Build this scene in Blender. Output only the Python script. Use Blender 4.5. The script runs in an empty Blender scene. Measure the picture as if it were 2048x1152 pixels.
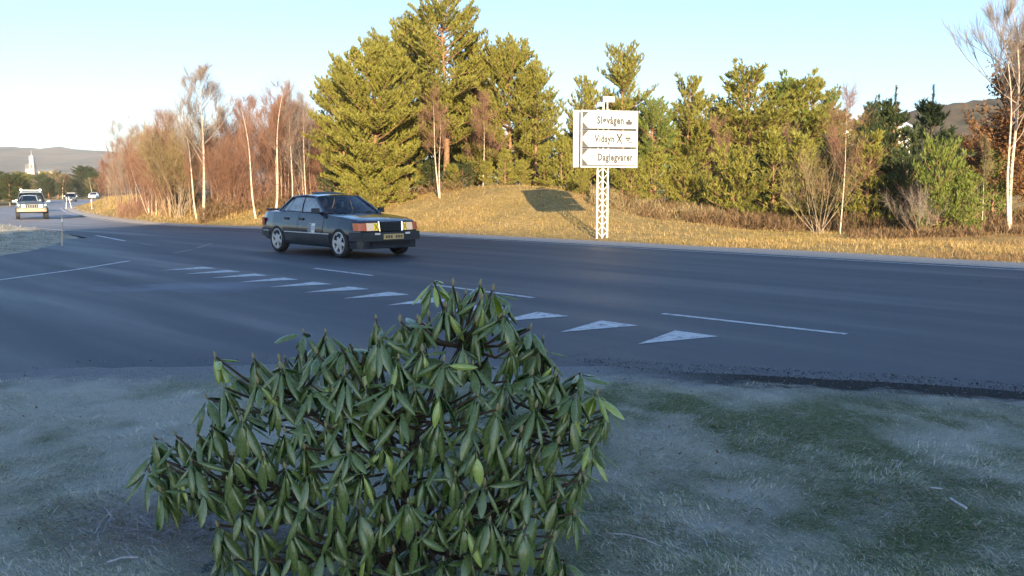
import bpy, bmesh, math, random
import numpy as np
from mathutils import Vector, Matrix, Quaternion

scene = bpy.context.scene
COL = scene.collection
PI = math.pi

# ---------------------------------------------------------------- camera
CAM_H, FPX, HORIZON = 1.40, 1704.0, 385.0
PITCH = math.atan((576.0 - HORIZON) / FPX)
cam_data = bpy.data.cameras.new('camera')
cam_data.sensor_width = 36.0
cam_data.lens = 36.0 * FPX / 2048.0
cam_data.clip_start = 0.05
cam_data.clip_end = 8000.0
cam = bpy.data.objects.new('camera', cam_data)
COL.objects.link(cam)
cam.location = (0, 0, CAM_H)
cam.rotation_euler = (PI / 2 - PITCH, 0, 0)
scene.camera = cam

# ---------------------------------------------------------------- light
SUN_EL = math.radians(13.0)
SUN_H = Vector((0.144, -1.0)).normalized()               # horizontal direction towards the sun
SUN_DIR = Vector((SUN_H.x * math.cos(SUN_EL), SUN_H.y * math.cos(SUN_EL), math.sin(SUN_EL)))
world = bpy.data.worlds.new('World')
scene.world = world
world.use_nodes = True
wn = world.node_tree
wn.nodes.clear()
sky = wn.nodes.new('ShaderNodeTexSky')
sky.sky_type = 'NISHITA'
sky.sun_disc = False
sky.sun_elevation = SUN_EL
sky.sun_rotation = math.atan2(SUN_H.x, SUN_H.y)
sky.air_density = 1.0
sky.dust_density = 0.8
sky.ozone_density = 4.0
bg = wn.nodes.new('ShaderNodeBackground')
bg.inputs['Strength'].default_value = 0.096
wo = wn.nodes.new('ShaderNodeOutputWorld')
wn.links.new(sky.outputs[0], bg.inputs['Color'])
wn.links.new(bg.outputs[0], wo.inputs['Surface'])
sun_data = bpy.data.lights.new('sun', 'SUN')
sun_data.energy = 3.7
sun_data.angle = math.radians(0.53)
sun_data.color = (1.0, 0.80, 0.54)
sun = bpy.data.objects.new('sun', sun_data)
COL.objects.link(sun)
sun.location = (0, 0, 60)
sun.rotation_euler = SUN_DIR.to_track_quat('Z', 'Y').to_euler()
scene.view_settings.view_transform = 'Standard'
scene.view_settings.look = 'None'
scene.view_settings.gamma = 1.0
scene.view_settings.use_curve_mapping = False
scene.view_settings.exposure = 1.85
scene.cycles.max_bounces = 6
scene.cycles.transparent_max_bounces = 12

# ---------------------------------------------------------------- helpers
def ray(px, py):
    u, v = (px - 1024) / FPX, (576 - py) / FPX
    c, s = math.cos(PITCH), math.sin(PITCH)
    return Vector((u, c + v * s, -s + v * c))

def gnd(px, py, z=0.0):                                    # where a sight line meets the level z
    d = ray(px, py)
    k = (z - CAM_H) / d.z
    return Vector((d.x * k, d.y * k, z))

def at(px, py, dist):                                      # the point of a sight line at y = dist
    d = ray(px, py)
    k = dist / d.y
    return Vector((d.x * k, dist, CAM_H + d.z * k))

def smooth(a, b, x):
    t = np.clip((np.asarray(x, float) - a) / (b - a), 0, 1)
    return t * t * (3 - 2 * t)

def hash2(ix, iy, seed):
    n = (ix * 374761393 + iy * 668265263 + seed * 144665) & 0x7fffffff
    n = ((n ^ (n >> 13)) * 1274126177) & 0x7fffffff
    return ((n ^ (n >> 16)) & 0xffff) / 65535.0

def vnoise(x, y, scale=1.0, seed=0):                       # value noise 0..1, arrays welcome
    x = np.asarray(x, float) * scale; y = np.asarray(y, float) * scale
    ix = np.floor(x).astype(np.int64); iy = np.floor(y).astype(np.int64)
    fx = x - ix; fy = y - iy
    fx = fx * fx * (3 - 2 * fx); fy = fy * fy * (3 - 2 * fy)
    a = hash2(ix, iy, seed); b = hash2(ix + 1, iy, seed)
    c = hash2(ix, iy + 1, seed); d = hash2(ix + 1, iy + 1, seed)
    return (a * (1 - fx) + b * fx) * (1 - fy) + (c * (1 - fx) + d * fx) * fy

def fbm(x, y, scale=1.0, seed=0, octs=4):
    t = 0; a = 0.5; n = 0
    for o in range(octs):
        t = t + a * vnoise(x, y, scale * 2 ** o, seed + 17 * o); n += a; a *= 0.5
    return t / n

def tag(o, label=None, cat=None, group=None, kind=None):
    if label: o['label'] = label
    if cat: o['category'] = cat
    if group: o['group'] = group
    if kind: o['kind'] = kind
    return o

def empty(name, loc=(0, 0, 0), rz=0.0):
    o = bpy.data.objects.new(name, None)
    COL.objects.link(o)
    o.location = loc; o.rotation_euler = (0, 0, rz)
    o.empty_display_size = 0.3
    return o

def link(name, me, parent=None, mat=None):
    o = bpy.data.objects.new(name, me)
    COL.objects.link(o)
    if parent: o.parent = parent
    if mat is not None:
        me.materials.clear()
        for m in (mat if isinstance(mat, (list, tuple)) else [mat]): me.materials.append(m)
    return o

def np_mesh(name, V, F, colors=None, smooth_shade=False):
    """mesh out of an (n,3) vertex array and an (m,k) face array"""
    V = np.asarray(V, np.float32); F = np.asarray(F, np.int32)
    me = bpy.data.meshes.new(name)
    m, k = F.shape
    me.vertices.add(len(V)); me.vertices.foreach_set('co', V.ravel())
    me.loops.add(m * k); me.loops.foreach_set('vertex_index', F.ravel())
    me.polygons.add(m); me.polygons.foreach_set('loop_start', np.arange(0, m * k, k, dtype=np.int32))
    if colors is not None:
        a = me.color_attributes.new('col', 'FLOAT_COLOR', 'POINT')
        C = np.ones((len(V), 4), np.float32); C[:, :3] = colors
        a.data.foreach_set('color', C.ravel())
    me.update(calc_edges=True)
    if smooth_shade:
        me.polygons.foreach_set('use_smooth', np.ones(m, bool))
    return me

class MB:                                                  # collects shapes, builds one mesh
    def __init__(s): s.v = []; s.f = []; s.mi = []; s.m = 0
    def add(s, vs, fs):
        b = len(s.v)
        s.v += [tuple(p) for p in vs]
        for f in fs: s.f.append(tuple(i + b for i in f)); s.mi.append(s.m)
    def box(s, x0, x1, y0, y1, z0, z1):
        s.add([(x0,y0,z0),(x1,y0,z0),(x1,y1,z0),(x0,y1,z0),(x0,y0,z1),(x1,y0,z1),(x1,y1,z1),(x0,y1,z1)],
              [(0,3,2,1),(4,5,6,7),(0,1,5,4),(1,2,6,5),(2,3,7,6),(3,0,4,7)])
    def prism(s, poly, z0, z1, top=None):
        n = len(poly); top = top or poly
        s.add([(x, y, z0) for x, y in poly] + [(x, y, z1) for x, y in top],
              [tuple(reversed(range(n))), tuple(range(n, 2 * n))] + [(i, (i + 1) % n, n + (i + 1) % n, n + i) for i in range(n)])
    def tube(s, pts, rad, n=5, cap=True):
        pts = [Vector(p) for p in pts]; b = len(s.v); k = len(pts)
        if not hasattr(rad, '__len__'): rad = [rad] * k
        for i, p in enumerate(pts):
            t = (pts[min(i + 1, k - 1)] - pts[max(i - 1, 0)])
            t = t.normalized() if t.length > 1e-9 else Vector((0, 0, 1))
            a = t.cross(Vector((0, 0, 1)) if abs(t.z) < 0.9 else Vector((1, 0, 0))).normalized()
            c = t.cross(a)
            for j in range(n):
                w = 2 * PI * j / n
                q = p + (a * math.cos(w) + c * math.sin(w)) * rad[i]
                s.v.append((q.x, q.y, q.z))
        for i in range(k - 1):
            for j in range(n):
                s.f.append((b + i*n + j, b + (i+1)*n + j, b + (i+1)*n + (j+1) % n, b + i*n + (j+1) % n)); s.mi.append(s.m)
        if cap:
            s.f.append(tuple(b + j for j in range(n))); s.mi.append(s.m)
            s.f.append(tuple(b + (k-1)*n + j for j in reversed(range(n)))); s.mi.append(s.m)
    def bar(s, p, q, w, h=None):                           # a square bar
        s.tube([p, q], (w) * 0.707, 4)
    def lathe(s, prof, n=24, axis='y'):                    # profile (r, t) round an axis
        b = len(s.v); k = len(prof)
        for r, t in prof:
            for j in range(n):
                w = 2 * PI * j / n
                c, q = r * math.cos(w), r * math.sin(w)
                s.v.append((c, t, q) if axis == 'y' else (c, q, t) if axis == 'z' else (t, c, q))
        for i in range(k - 1):
            for j in range(n):
                s.f.append((b+i*n+j, b+i*n+(j+1) % n, b+(i+1)*n+(j+1) % n, b+(i+1)*n+j)); s.mi.append(s.m)
    def grid(s, P):                                        # P[i][j] points
        b = len(s.v); r = len(P); c = len(P[0])
        for row in P: s.v += [tuple(p) for p in row]
        for i in range(r - 1):
            for j in range(c - 1):
                s.f.append((b+i*c+j, b+i*c+j+1, b+(i+1)*c+j+1, b+(i+1)*c+j)); s.mi.append(s.m)
    def slab(s, P, th):                                    # P grid thickened along -normal-ish vector th
        th = Vector(th); r = len(P); c = len(P[0])
        s.grid(P); Q = [[Vector(p) + th for p in row] for row in P]
        s.grid([list(reversed(row)) for row in Q])
        def strip(A, B):
            s.grid([A, B])
        strip(Q[0], P[0]); strip(P[-1], Q[-1])
        strip([row[0] for row in P], [row[0] for row in Q]); strip([row[-1] for row in Q], [row[-1] for row in P])
    def mesh(s, name, smooth_angle=None):
        me = bpy.data.meshes.new(name)
        me.from_pydata(s.v, [], s.f)
        if any(s.mi): me.polygons.foreach_set('material_index', s.mi)
        bm = bmesh.new(); bm.from_mesh(me); bmesh.ops.recalc_face_normals(bm, faces=bm.faces[:]); bm.to_mesh(me); bm.free()
        if smooth_angle is not None: shade(me, smooth_angle)
        me.update(); return me
    def build(s, name, mat, parent=None, smooth_angle=None):
        return link(name, s.mesh(name, smooth_angle), parent, mat)

def shade(me, deg):
    me.polygons.foreach_set('use_smooth', [True] * len(me.polygons))
    me.set_sharp_from_angle(angle=math.radians(deg))

def copy_tree(o, parent=None):
    c = o.copy(); COL.objects.link(c)
    if parent: c.parent = parent
    for ch in o.children: copy_tree(ch, c)
    return c

# ---------------------------------------------------------------- materials
def mat(name, color=(0.5, 0.5, 0.5), rough=0.6, metal=0.0, spec=0.5, emit=None, emit_s=0.0):
    m = bpy.data.materials.new(name); m.use_nodes = True
    b = m.node_tree.nodes['Principled BSDF']
    b.inputs['Base Color'].default_value = (*color, 1); b.inputs['Roughness'].default_value = rough
    b.inputs['Metallic'].default_value = metal; b.inputs['Specular IOR Level'].default_value = spec
    if emit: b.inputs['Emission Color'].default_value = (*emit, 1); b.inputs['Emission Strength'].default_value = emit_s
    return m

class NT:
    def __init__(s, m): s.t = m.node_tree; s.n = s.t.nodes; s.b = s.n.get('Principled BSDF'); s.o = s.n.get('Material Output')
    def node(s, kind, **kw):
        x = s.n.new(kind)
        for k, v in kw.items(): setattr(x, k, v)
        return x
    def link(s, a, b): s.t.links.new(a, b)
    def coords(s, kind='Object'): return s.node('ShaderNodeTexCoord').outputs[kind]
    def pos(s): return s.node('ShaderNodeNewGeometry').outputs['Position']
    def mapping(s, vec, scale):
        m = s.node('ShaderNodeMapping'); m.inputs['Scale'].default_value = scale; s.link(vec, m.inputs['Vector']); return m.outputs[0]
    def noise(s, vec, scale, detail=4, rough=0.6, dist=0.0):
        x = s.node('ShaderNodeTexNoise'); x.inputs['Scale'].default_value = scale; x.inputs['Detail'].default_value = detail
        x.inputs['Roughness'].default_value = rough; x.inputs['Distortion'].default_value = dist
        s.link(vec, x.inputs['Vector']); return x.outputs['Fac']
    def ramp(s, fac, stops):
        r = s.node('ShaderNodeValToRGB'); e = r.color_ramp.elements
        while len(e) < len(stops): e.new(0.5)
        for i, (p, c) in enumerate(stops): e[i].position = p; e[i].color = (*c, 1) if len(c) == 3 else c
        s.link(fac, r.inputs[0]); return r.outputs['Color']
    def val(s, fac, a, b, lo=0.0, hi=1.0):
        r = s.node('ShaderNodeMapRange'); r.inputs[1].default_value = a; r.inputs[2].default_value = b
        r.inputs[3].default_value = lo; r.inputs[4].default_value = hi; s.link(fac, r.inputs[0]); return r.outputs[0]
    def mix(s, fac, a, b, blend='MIX'):
        m = s.node('ShaderNodeMix', data_type='RGBA', blend_type=blend)
        for v, i in ((fac, 0), (a, 6), (b, 7)):
            if hasattr(v, 'links') or hasattr(v, 'is_output'): s.link(v, m.inputs[i])
            elif i == 0: m.inputs[0].default_value = v
            else: m.inputs[i].default_value = (*v, 1)
        return m.outputs[2]
    def math(s, op, a, b=0.0):
        m = s.node('ShaderNodeMath', operation=op)
        for v, i in ((a, 0), (b, 1)):
            if hasattr(v, 'is_output'): s.link(v, m.inputs[i])
            else: m.inputs[i].default_value = v
        return m.outputs[0]
    def attr(s, name, out='Color'): return s.node('ShaderNodeAttribute', attribute_name=name).outputs[out]
    def bump(s, h, strength, dist=0.01):
        b = s.node('ShaderNodeBump'); b.inputs['Strength'].default_value = strength; b.inputs['Distance'].default_value = dist
        s.link(h, b.inputs['Height']); s.link(b.outputs[0], s.b.inputs['Normal'])
    def base(s, c): s.link(c, s.b.inputs['Base Color'])

def mottled(name, c1, c2, scale, rough=0.8, bump=0.0, detail=5, lo=0.35, hi=0.65, spec=0.3, dist=0.01):
    m = mat(name, c1, rough, spec=spec); t = NT(m)
    f = t.noise(t.coords('Object'), scale, detail)
    t.base(t.ramp(f, [(lo, c1), (hi, c2)]))
    if bump: t.bump(f, bump, dist)
    return m

def leafy(name, c1, c2, rough=0.6, trans=0.42, spec=0.3):  # thin foliage: each face its own tint, some light passes through
    m = mat(name, c1, rough, spec=spec); t = NT(m)
    g = t.node('ShaderNodeNewGeometry'); oi = t.node('ShaderNodeObjectInfo')
    r = t.math('FRACT', t.math('ADD', g.outputs['Random Per Island'], t.math('MULTIPLY', oi.outputs['Random'], 0.37)))
    n = t.noise(t.pos(), 0.9, 3)
    f = t.math('ADD', t.math('MULTIPLY', r, 0.5), t.math('MULTIPLY', n, 0.5))
    c = t.ramp(f, [(0.3, c1), (0.72, c2)])
    t.base(c)
    tr = t.node('ShaderNodeBsdfTranslucent'); t.link(c, tr.inputs['Color'])
    mx = t.node('ShaderNodeMixShader'); mx.inputs[0].default_value = trans
    t.link(t.b.outputs[0], mx.inputs[1]); t.link(tr.outputs[0], mx.inputs[2]); t.link(mx.outputs[0], t.o.inputs['Surface'])
    return m

def blade_mat(name, rough=0.7, trans=0.42):                # colour of each blade comes with the mesh
    m = mat(name, (0.3, 0.3, 0.2), rough, spec=0.25); t = NT(m)
    c = t.attr('col'); t.base(c)
    tr = t.node('ShaderNodeBsdfTranslucent'); t.link(c, tr.inputs['Color'])
    mx = t.node('ShaderNodeMixShader'); mx.inputs[0].default_value = trans
    t.link(t.b.outputs[0], mx.inputs[1]); t.link(tr.outputs[0], mx.inputs[2]); t.link(mx.outputs[0], t.o.inputs['Surface'])
    return m

def glass_mat(name, tint=(0.25, 0.3, 0.33), refl=0.12):
    m = bpy.data.materials.new(name); m.use_nodes = True
    t = NT(m); t.n.remove(t.b)
    tr = t.node('ShaderNodeBsdfTransparent'); tr.inputs[0].default_value = (*tint, 1)
    gl = t.node('ShaderNodeBsdfGlossy'); gl.inputs['Roughness'].default_value = 0.03
    fr = t.node('ShaderNodeFresnel'); fr.inputs[0].default_value = 1.6
    f = t.math('ADD', fr.outputs[0], refl)
    mx = t.node('ShaderNodeMixShader'); t.link(f, mx.inputs[0]); t.link(tr.outputs[0], mx.inputs[1]); t.link(gl.outputs[0], mx.inputs[2])
    t.link(mx.outputs[0], t.o.inputs['Surface'])
    return m

M = {}
M['paint'] = mat('line paint', (0.62, 0.64, 0.66), 0.75)
t = NT(M['paint']); f = t.noise(t.pos(), 9, 6, 0.7); t.base(t.ramp(f, [(0.33, (0.12, 0.13, 0.15)), (0.5, (0.56, 0.58, 0.60))]))
M['white_metal'] = mat('white metal', (0.8, 0.8, 0.78), 0.4)
M['sign_face'] = mat('sign face', (0.46, 0.46, 0.455), 0.45)
M['sign_black'] = mat('sign print', (0.025, 0.025, 0.025), 0.5)
M['galvanised'] = mottled('galvanised steel', (0.42, 0.43, 0.44), (0.55, 0.56, 0.57), 14, 0.45, spec=0.5)
M['black_plastic'] = mat('black plastic', (0.02, 0.021, 0.023), 0.5)
M['rubber'] = mottled('tyre rubber', (0.018, 0.018, 0.019), (0.04, 0.039, 0.038), 9, 0.8)
M['alloy'] = mat('alloy rim', (0.48, 0.49, 0.51), 0.35, 0.3)
M['dark_void'] = mat('dark inside', (0.012, 0.012, 0.013), 0.9)
M['chrome'] = mat('chrome', (0.75, 0.75, 0.76), 0.12, 1.0)
M['glass'] = glass_mat('car glass', (0.70, 0.74, 0.76), 0.0)
M['side_glass'] = glass_mat('car side glass', (0.3, 0.36, 0.4), 0.14)
t = NT(M['side_glass']); df = t.node('ShaderNodeBsdfDiffuse'); df.inputs[0].default_value = (0.55, 0.62, 0.68, 1)   # pale blue diffuse mixed unevenly into the side windows
src = t.o.inputs['Surface'].links[0].from_socket; mx = t.node('ShaderNodeMixShader')
t.link(t.val(t.noise(t.coords('Object'), 4, 4, 0.6), 0.3, 0.7, 0.22, 0.5), mx.inputs[0]); t.link(src, mx.inputs[1]); t.link(df.outputs[0], mx.inputs[2]); t.link(mx.outputs[0], t.o.inputs['Surface'])
M['seat'] = mottled('seat cloth', (0.05, 0.05, 0.055), (0.08, 0.08, 0.085), 40, 0.9)
M['skin'] = mat('skin', (0.55, 0.32, 0.23), 0.55)
M['hair'] = mat('hair', (0.07, 0.045, 0.03), 0.7)
M['jacket'] = mottled('red brown jacket', (0.22, 0.06, 0.05), (0.30, 0.09, 0.07), 30, 0.85)
M['orange_lens'] = mat('orange lens', (0.60, 0.13, 0.03), 0.15)
M['yellow_lens'] = mat('yellow lens', (0.80, 0.62, 0.02), 0.2, emit=(1.0, 0.75, 0.03), emit_s=0.10)
M['lamp_lens'] = mat('lamp lens', (0.62, 0.45, 0.33), 0.12, emit=(1.0, 0.72, 0.42), emit_s=0.10)
M['lit_lamp'] = mat('lit headlamp', (0.9, 0.9, 0.85), 0.1, emit=(1.0, 0.96, 0.86), emit_s=2.0)
M['plate'] = mat('number plate', (0.55, 0.42, 0.18), 0.4)
M['plate_white'] = mat('white number plate', (0.7, 0.7, 0.68), 0.4)
M['brown_print'] = mat('brown print', (0.12, 0.06, 0.045), 0.5)
M['blue_print'] = mat('blue grey print', (0.25, 0.33, 0.42), 0.5)

# ---------------------------------------------------------------- the lie of the land
FE_Y = [-60, 15.6, 23, 30, 35, 40.5, 49, 60.5, 73, 92, 122, 147, 165, 190, 215, 320]
FE_X = [85.2, 9.6, 2.2, -4.8, -9.8, -15, -22, -30, -37.5, -48, -61, -70.6, -79, -83.5, -84.5, -80]
def far_edge(y): return np.interp(y, FE_Y, FE_X)
def far_s(x, y):                                           # metres beyond the far edge of the road
    y = np.asarray(y, float)
    g = (far_edge(y + 0.5) - far_edge(y - 0.5))
    return (np.asarray(x, float) - far_edge(y)) / np.sqrt(1 + g * g)
NE_Y = [-60, 16, 24.6, 32.7, 45.9, 60.5, 73, 92, 122, 147, 165, 190, 215, 320]
NE_X = [70, -11, -11.4, -17.6, -28.2, -38.5, -46, -56.5, -69.5, -80, -88, -91.5, -92, -88]
def near_edge(y): return np.interp(y, NE_Y, NE_X)
def road_z(x, y):
    return -0.30 * smooth(28, 48, y) + 0.25 * smooth(105, 160, y)
def land(x, y):
    x = np.asarray(x, float); y = np.asarray(y, float)
    s = far_s(x, y); rz = road_z(x, y)
    px = 1024 + FPX * x / np.maximum(y, 1.0)
    top = np.interp(px, [0, 150, 300, 400, 600, 740, 880, 1000, 1090, 1200, 1330, 1480, 1700, 2100], [0.5, 0.9, 0.95, 0.85, 1.1, 1.55, 1.75, 1.95, 1.75, 1.1, 0.45, 0.05, -0.1, 0.05])
    run = np.interp(px, [200, 420, 650, 900, 2100], [3.5, 4.5, 8, 9.5, 9])
    bank = top * smooth(0.9, 1.0, np.clip((s - 0.7) / run, 0, 1) * 0.1 + 0.9)
    back = np.maximum(s - 14, 0) * np.interp(px, [150, 600, 1100, 1500, 2100], [0.0, 0.01, 0.012, 0.035, 0.045])
    h = bank + np.minimum(back, 6.0)
    h = h + (fbm(x, y, 0.45, 3) - 0.5) * 0.34 * smooth(1.2, 4.5, s) + (fbm(x, y, 1.7, 9) - 0.5) * 0.12 * smooth(1.0, 2.5, s)
    out = np.where(s > 0.15, rz + h - 0.015, rz - 0.09)
    return out
def landz(x, y): return float(land(x, y))

LAWN_X = [-5.4, -5.1, -4.6, -3.6, -2.0, 0.0, 1.1, 3.6, 6.0, 10.0, 24.0]
LAWN_Y = [3.0, 5.0, 6.2, 6.80, 6.95, 6.92, 6.80, 5.98, 4.3, 0.6, -13.0]
def lawn_edge(x): return np.interp(x, LAWN_X, LAWN_Y) + (vnoise(x, 0 * np.asarray(x), 1.3, 5) - 0.5) * 0.16 + (vnoise(x, 0 * np.asarray(x), 5.0, 8) - 0.5) * 0.08
def lawn_z(x, y):
    e = lawn_edge(x) - y
    return (0.03 * smooth(0.0, 0.9, e) - 0.02 * (1 - smooth(-0.05, 0.12, e)) + 0.004
            + (fbm(x, y, 1.1, 21) - 0.5) * 0.12 * smooth(0.5, 1.6, e) + (fbm(x, y, 7, 22) - 0.5) * 0.035 * smooth(0.1, 0.6, e))
def frost_at(x, y):                                        # where the frost lies thick, 0..1
    f = fbm(x, y, 1.3, 31) * 0.75 + fbm(x, y, 5.0, 37) * 0.6 - 0.28
    def blob(px, py, r, k):
        c = gnd(px, py); return k * np.exp(-((x - c.x) ** 2 + ((y - c.y) * 0.8) ** 2) / r ** 2)
    f = f + blob(180, 900, 0.8, 0.3) + blob(330, 1100, 0.35, 0.3) + blob(1400, 985, 0.5, 0.24) + blob(150, 780, 1.2, 0.12)
    f = f - blob(1780, 960, 0.8, 0.18) - blob(250, 1090, .25, 0.1) - blob(1900, 1110, 0.4, 0.22) - blob(1500, 850, 0.4, 0.12) - blob(1640, 860, 0.3, .12)
    return np.clip(f * 0.95 + 0.25, 0, 1)

# ---------------------------------------------------------------- ground, road, lawn
def grid_mesh(name, X, Y, Z):
    r, c = X.shape
    V = np.stack([X.ravel(), Y.ravel(), Z.ravel()], 1)
    i = np.arange(r - 1)[:, None] * c + np.arange(c - 1)[None, :]
    F = np.stack([i, i + 1, i + 1 + c, i + c], -1).reshape(-1, 4)
    return np_mesh(name, V, F, smooth_shade=True)

def steps(*spec):
    a = []
    for lo, hi, st in spec: a += list(np.arange(lo, hi, st))
    return np.array(a + [spec[-1][1]])

xs = steps((-600, -120, 24), (-120, -36, 1.5), (-36, 44, 0.45), (44, 120, 4), (120, 700, 29))
ys = steps((-120, 8, 8), (8, 52, 0.45), (52, 100, 1.6), (100, 260, 5), (260, 2400, 107))
X, Y = np.meshgrid(xs, ys)
m = mat('dry grass ground', (0.3, 0.22, 0.1), 0.95, spec=0.1); t = NT(m); p = t.pos()
f1 = t.noise(p, 0.5, 6, 0.65); f2 = t.noise(p, 7, 5, 0.7)
c = t.ramp(f1, [(0.32, (0.20, 0.135, 0.05)), (0.5, (0.40, 0.27, 0.095)), (0.66, (0.24, 0.19, 0.06))])
c = t.mix(0.55, c, t.ramp(f2, [(0.35, (0.12, 0.08, 0.035)), (0.6, (0.48, 0.35, 0.15))]))
t.base(c); t.bump(f2, 0.8, 0.08)
M['ground'] = m
o = link('ground', grid_mesh('ground', X, Y, land(X, Y)), None, m); tag(o, kind='structure')

# asphalt
m = mat('asphalt', (0.055, 0.055, 0.058), 0.6, spec=0.5); t = NT(m); p = t.pos()
fine = t.noise(p, 160, 3, 0.8); mid = t.noise(p, 1.1, 5, 0.6); big = t.noise(p, 0.22, 4, 0.55)
sep = t.node('ShaderNodeSeparateXYZ'); t.link(p, sep.inputs[0])
along = t.node('ShaderNodeCombineXYZ')                     # stretched along the road: wheel tracks and dried frost
t.link(t.math('MULTIPLY', t.math('ADD', sep.outputs[0], sep.outputs[1]), 0.75), along.inputs[0])
t.link(t.math('MULTIPLY', t.math('SUBTRACT', sep.outputs[0], sep.outputs[1]), 0.055), along.inputs[1])
tracks = t.noise(along.outputs[0], 1.0, 4, 0.55)
c = t.ramp(mid, [(0.3, (0.026, 0.034, 0.048)), (0.7, (0.037, 0.046, 0.062))])
c = t.mix(t.val(tracks, 0.42, 0.66, 0, 0.6), c, (0.064, 0.076, 0.096))
c = t.mix(t.val(big, 0.5, 0.72, 0, 0.5), c, (0.045, 0.05, 0.062))
c = t.mix(t.val(fine, 0.55, 0.75, 0, 0.35), c, (0.16, 0.165, 0.175))
c = t.mix(t.val(sep.outputs[0], -15.0, -24.0, 0, 0.75), c, (0.26, 0.24, 0.235))  # far left end paler: its sunlight is put into the asphalt colour
cen = gnd(385, 573); vm = t.node('ShaderNodeMapping'); vm.inputs['Location'].default_value = (-cen.x * 0.85, -cen.y * 1.5, 0); vm.inputs['Scale'].default_value = (0.85, 1.5, 1); t.link(p, vm.inputs['Vector'])
ln_ = t.node('ShaderNodeVectorMath', operation='LENGTH'); t.link(vm.outputs[0], ln_.inputs[0])
film = t.val(t.math('ADD', ln_.outputs['Value'], t.math('MULTIPLY', t.math('SUBTRACT', mid, 0.5), 2.2)), 1.25, 0.4, 0, 0.75)     # thin film of frost left on the asphalt
c = t.mix(film, c, (0.13, 0.15, 0.20))
vo = t.node('ShaderNodeTexVoronoi', feature='DISTANCE_TO_EDGE'); vo.inputs['Scale'].default_value = 0.42; wv = t.node('ShaderNodeVectorMath', operation='ADD')
nz = t.node('ShaderNodeTexNoise'); nz.inputs['Scale'].default_value = 1.6; nz.inputs['Detail'].default_value = 6; t.link(p, nz.inputs['Vector']); t.link(p, wv.inputs[0]); t.link(nz.outputs['Color'], wv.inputs[1]); t.link(wv.outputs[0], vo.inputs['Vector'])
crack = t.math('MULTIPLY', t.val(vo.outputs['Distance'], 0.010, 0.003), t.val(big, 0.46, 0.56))
c = t.mix(t.math('MULTIPLY', crack, 0.7), c, (0.018, 0.019, 0.022))
speck = t.noise(p, 420, 2, 0.5); c = t.mix(t.val(speck, 0.62, 0.72, 0, 0.5), c, (0.20, 0.21, 0.23))
t.base(c); t.link(t.val(tracks, 0.35, 0.65, 0.5, 0.72), t.b.inputs['Roughness']); t.bump(fine, 0.5, 0.004)
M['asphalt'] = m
rows = steps((-40, 8, 3), (8, 60, 0.8), (60, 320, 4))
R = []
for y in rows:
    xl = -46.0 if y < 22 else float(near_edge(y)) - 0.35 if y > 26 else np.interp(y, [22, 26], [-20, float(near_edge(26)) - 0.35])
    xr = float(far_edge(y)) + 0.1
    R.append([(xl + (xr - xl) * k / 60.0, y, float(road_z(0, y))) for k in range(61)])
mb = MB(); mb.grid(R)
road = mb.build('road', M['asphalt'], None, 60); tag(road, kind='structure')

def sheet(name, pts, material, parent=None, lift=0.004, follow=True):
    mb = MB(); mb.add([(x, y, (float(road_z(x, y)) if follow else 0) + lift) for x, y in pts], [tuple(range(len(pts)))])
    return mb.build(name, material, parent)
def stripe(name, path, width, material, parent=None, lift=0.004):
    P = []
    for i, (x, y) in enumerate(path):
        a = Vector(path[max(i - 1, 0)]); b = Vector(path[min(i + 1, len(path) - 1)])
        n = Vector((-(b - a).y, (b - a).x)).normalized() * width / 2
        P.append([(x + n.x, y + n.y, float(road_z(x, y)) + lift), (x - n.x, y - n.y, float(road_z(x, y)) + lift)])
    mb = MB(); mb.grid(P); return mb.build(name, material, parent)
def xy(px, py):
    v = gnd(px, py); return (v.x, v.y)
# give-way triangles
q = Vector((1, -1)).normalized(); nrm = Vector((1, 1)).normalized()
for k in range(12):
    b = Vector((1.84, 8.40)) - q * (0.965 * k)
    sheet('yield_triangle', [tuple(b - q * 0.25), tuple(b - nrm * 0.90 - q * 0.05), tuple(b + q * 0.25)], M['paint'], road)
for a, b in (((1.75, 9.80), (3.32, 8.36)), ((-1.2, 12.9), (0.29, 11.3)), ((-3.66, 15.75), (-2.36, 14.35))):
    stripe('lane_dash', [a, b], 0.10, M['paint'], road)
ey = list(np.arange(-3, 60, 2.0)) + list(np.arange(60, 200, 8))
stripe('edge_line', [(float(far_edge(y)) - 0.55, y) for y in ey], 0.11, M['paint'], road)
stripe('edge_line', [xy(250, 482), xy(200, 472.5), xy(120, 458)] + [(float(near_edge(y)) + 0.35, y) for y in range(35, 200, 6)], 0.12, M['paint'], road)
stripe('centre_line', [(-9.5, 9.0), (-8.7, 11.2), xy(0, 560), (-7.95, 15.5), xy(258, 522)], 0.10, M['paint'], road)
M['faded'] = mat('worn line paint', (0.2, 0.2, 0.21), 0.8)
stripe('worn_dash', [xy(282, 487), xy(308, 491)], 0.10, M['faded'], road)
stripe('worn_dash', [xy(392, 497), xy(424, 487)], 0.10, M['faded'], road)
stripe('worn_dash', [xy(350, 506), xy(385, 499)], 0.12, M['faded'], road)
M['frosted_tar'] = mottled('frosted asphalt patch', (0.10, 0.12, 0.17), (0.17, 0.20, 0.27), 3, 0.6)
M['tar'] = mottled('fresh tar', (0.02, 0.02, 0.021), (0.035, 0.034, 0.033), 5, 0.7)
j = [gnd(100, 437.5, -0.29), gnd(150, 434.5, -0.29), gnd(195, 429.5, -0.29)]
stripe('tar_seam', [(v.x, v.y) for v in j], 1.3, M['tar'], road)  # dark band laid on the far road surface

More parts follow.
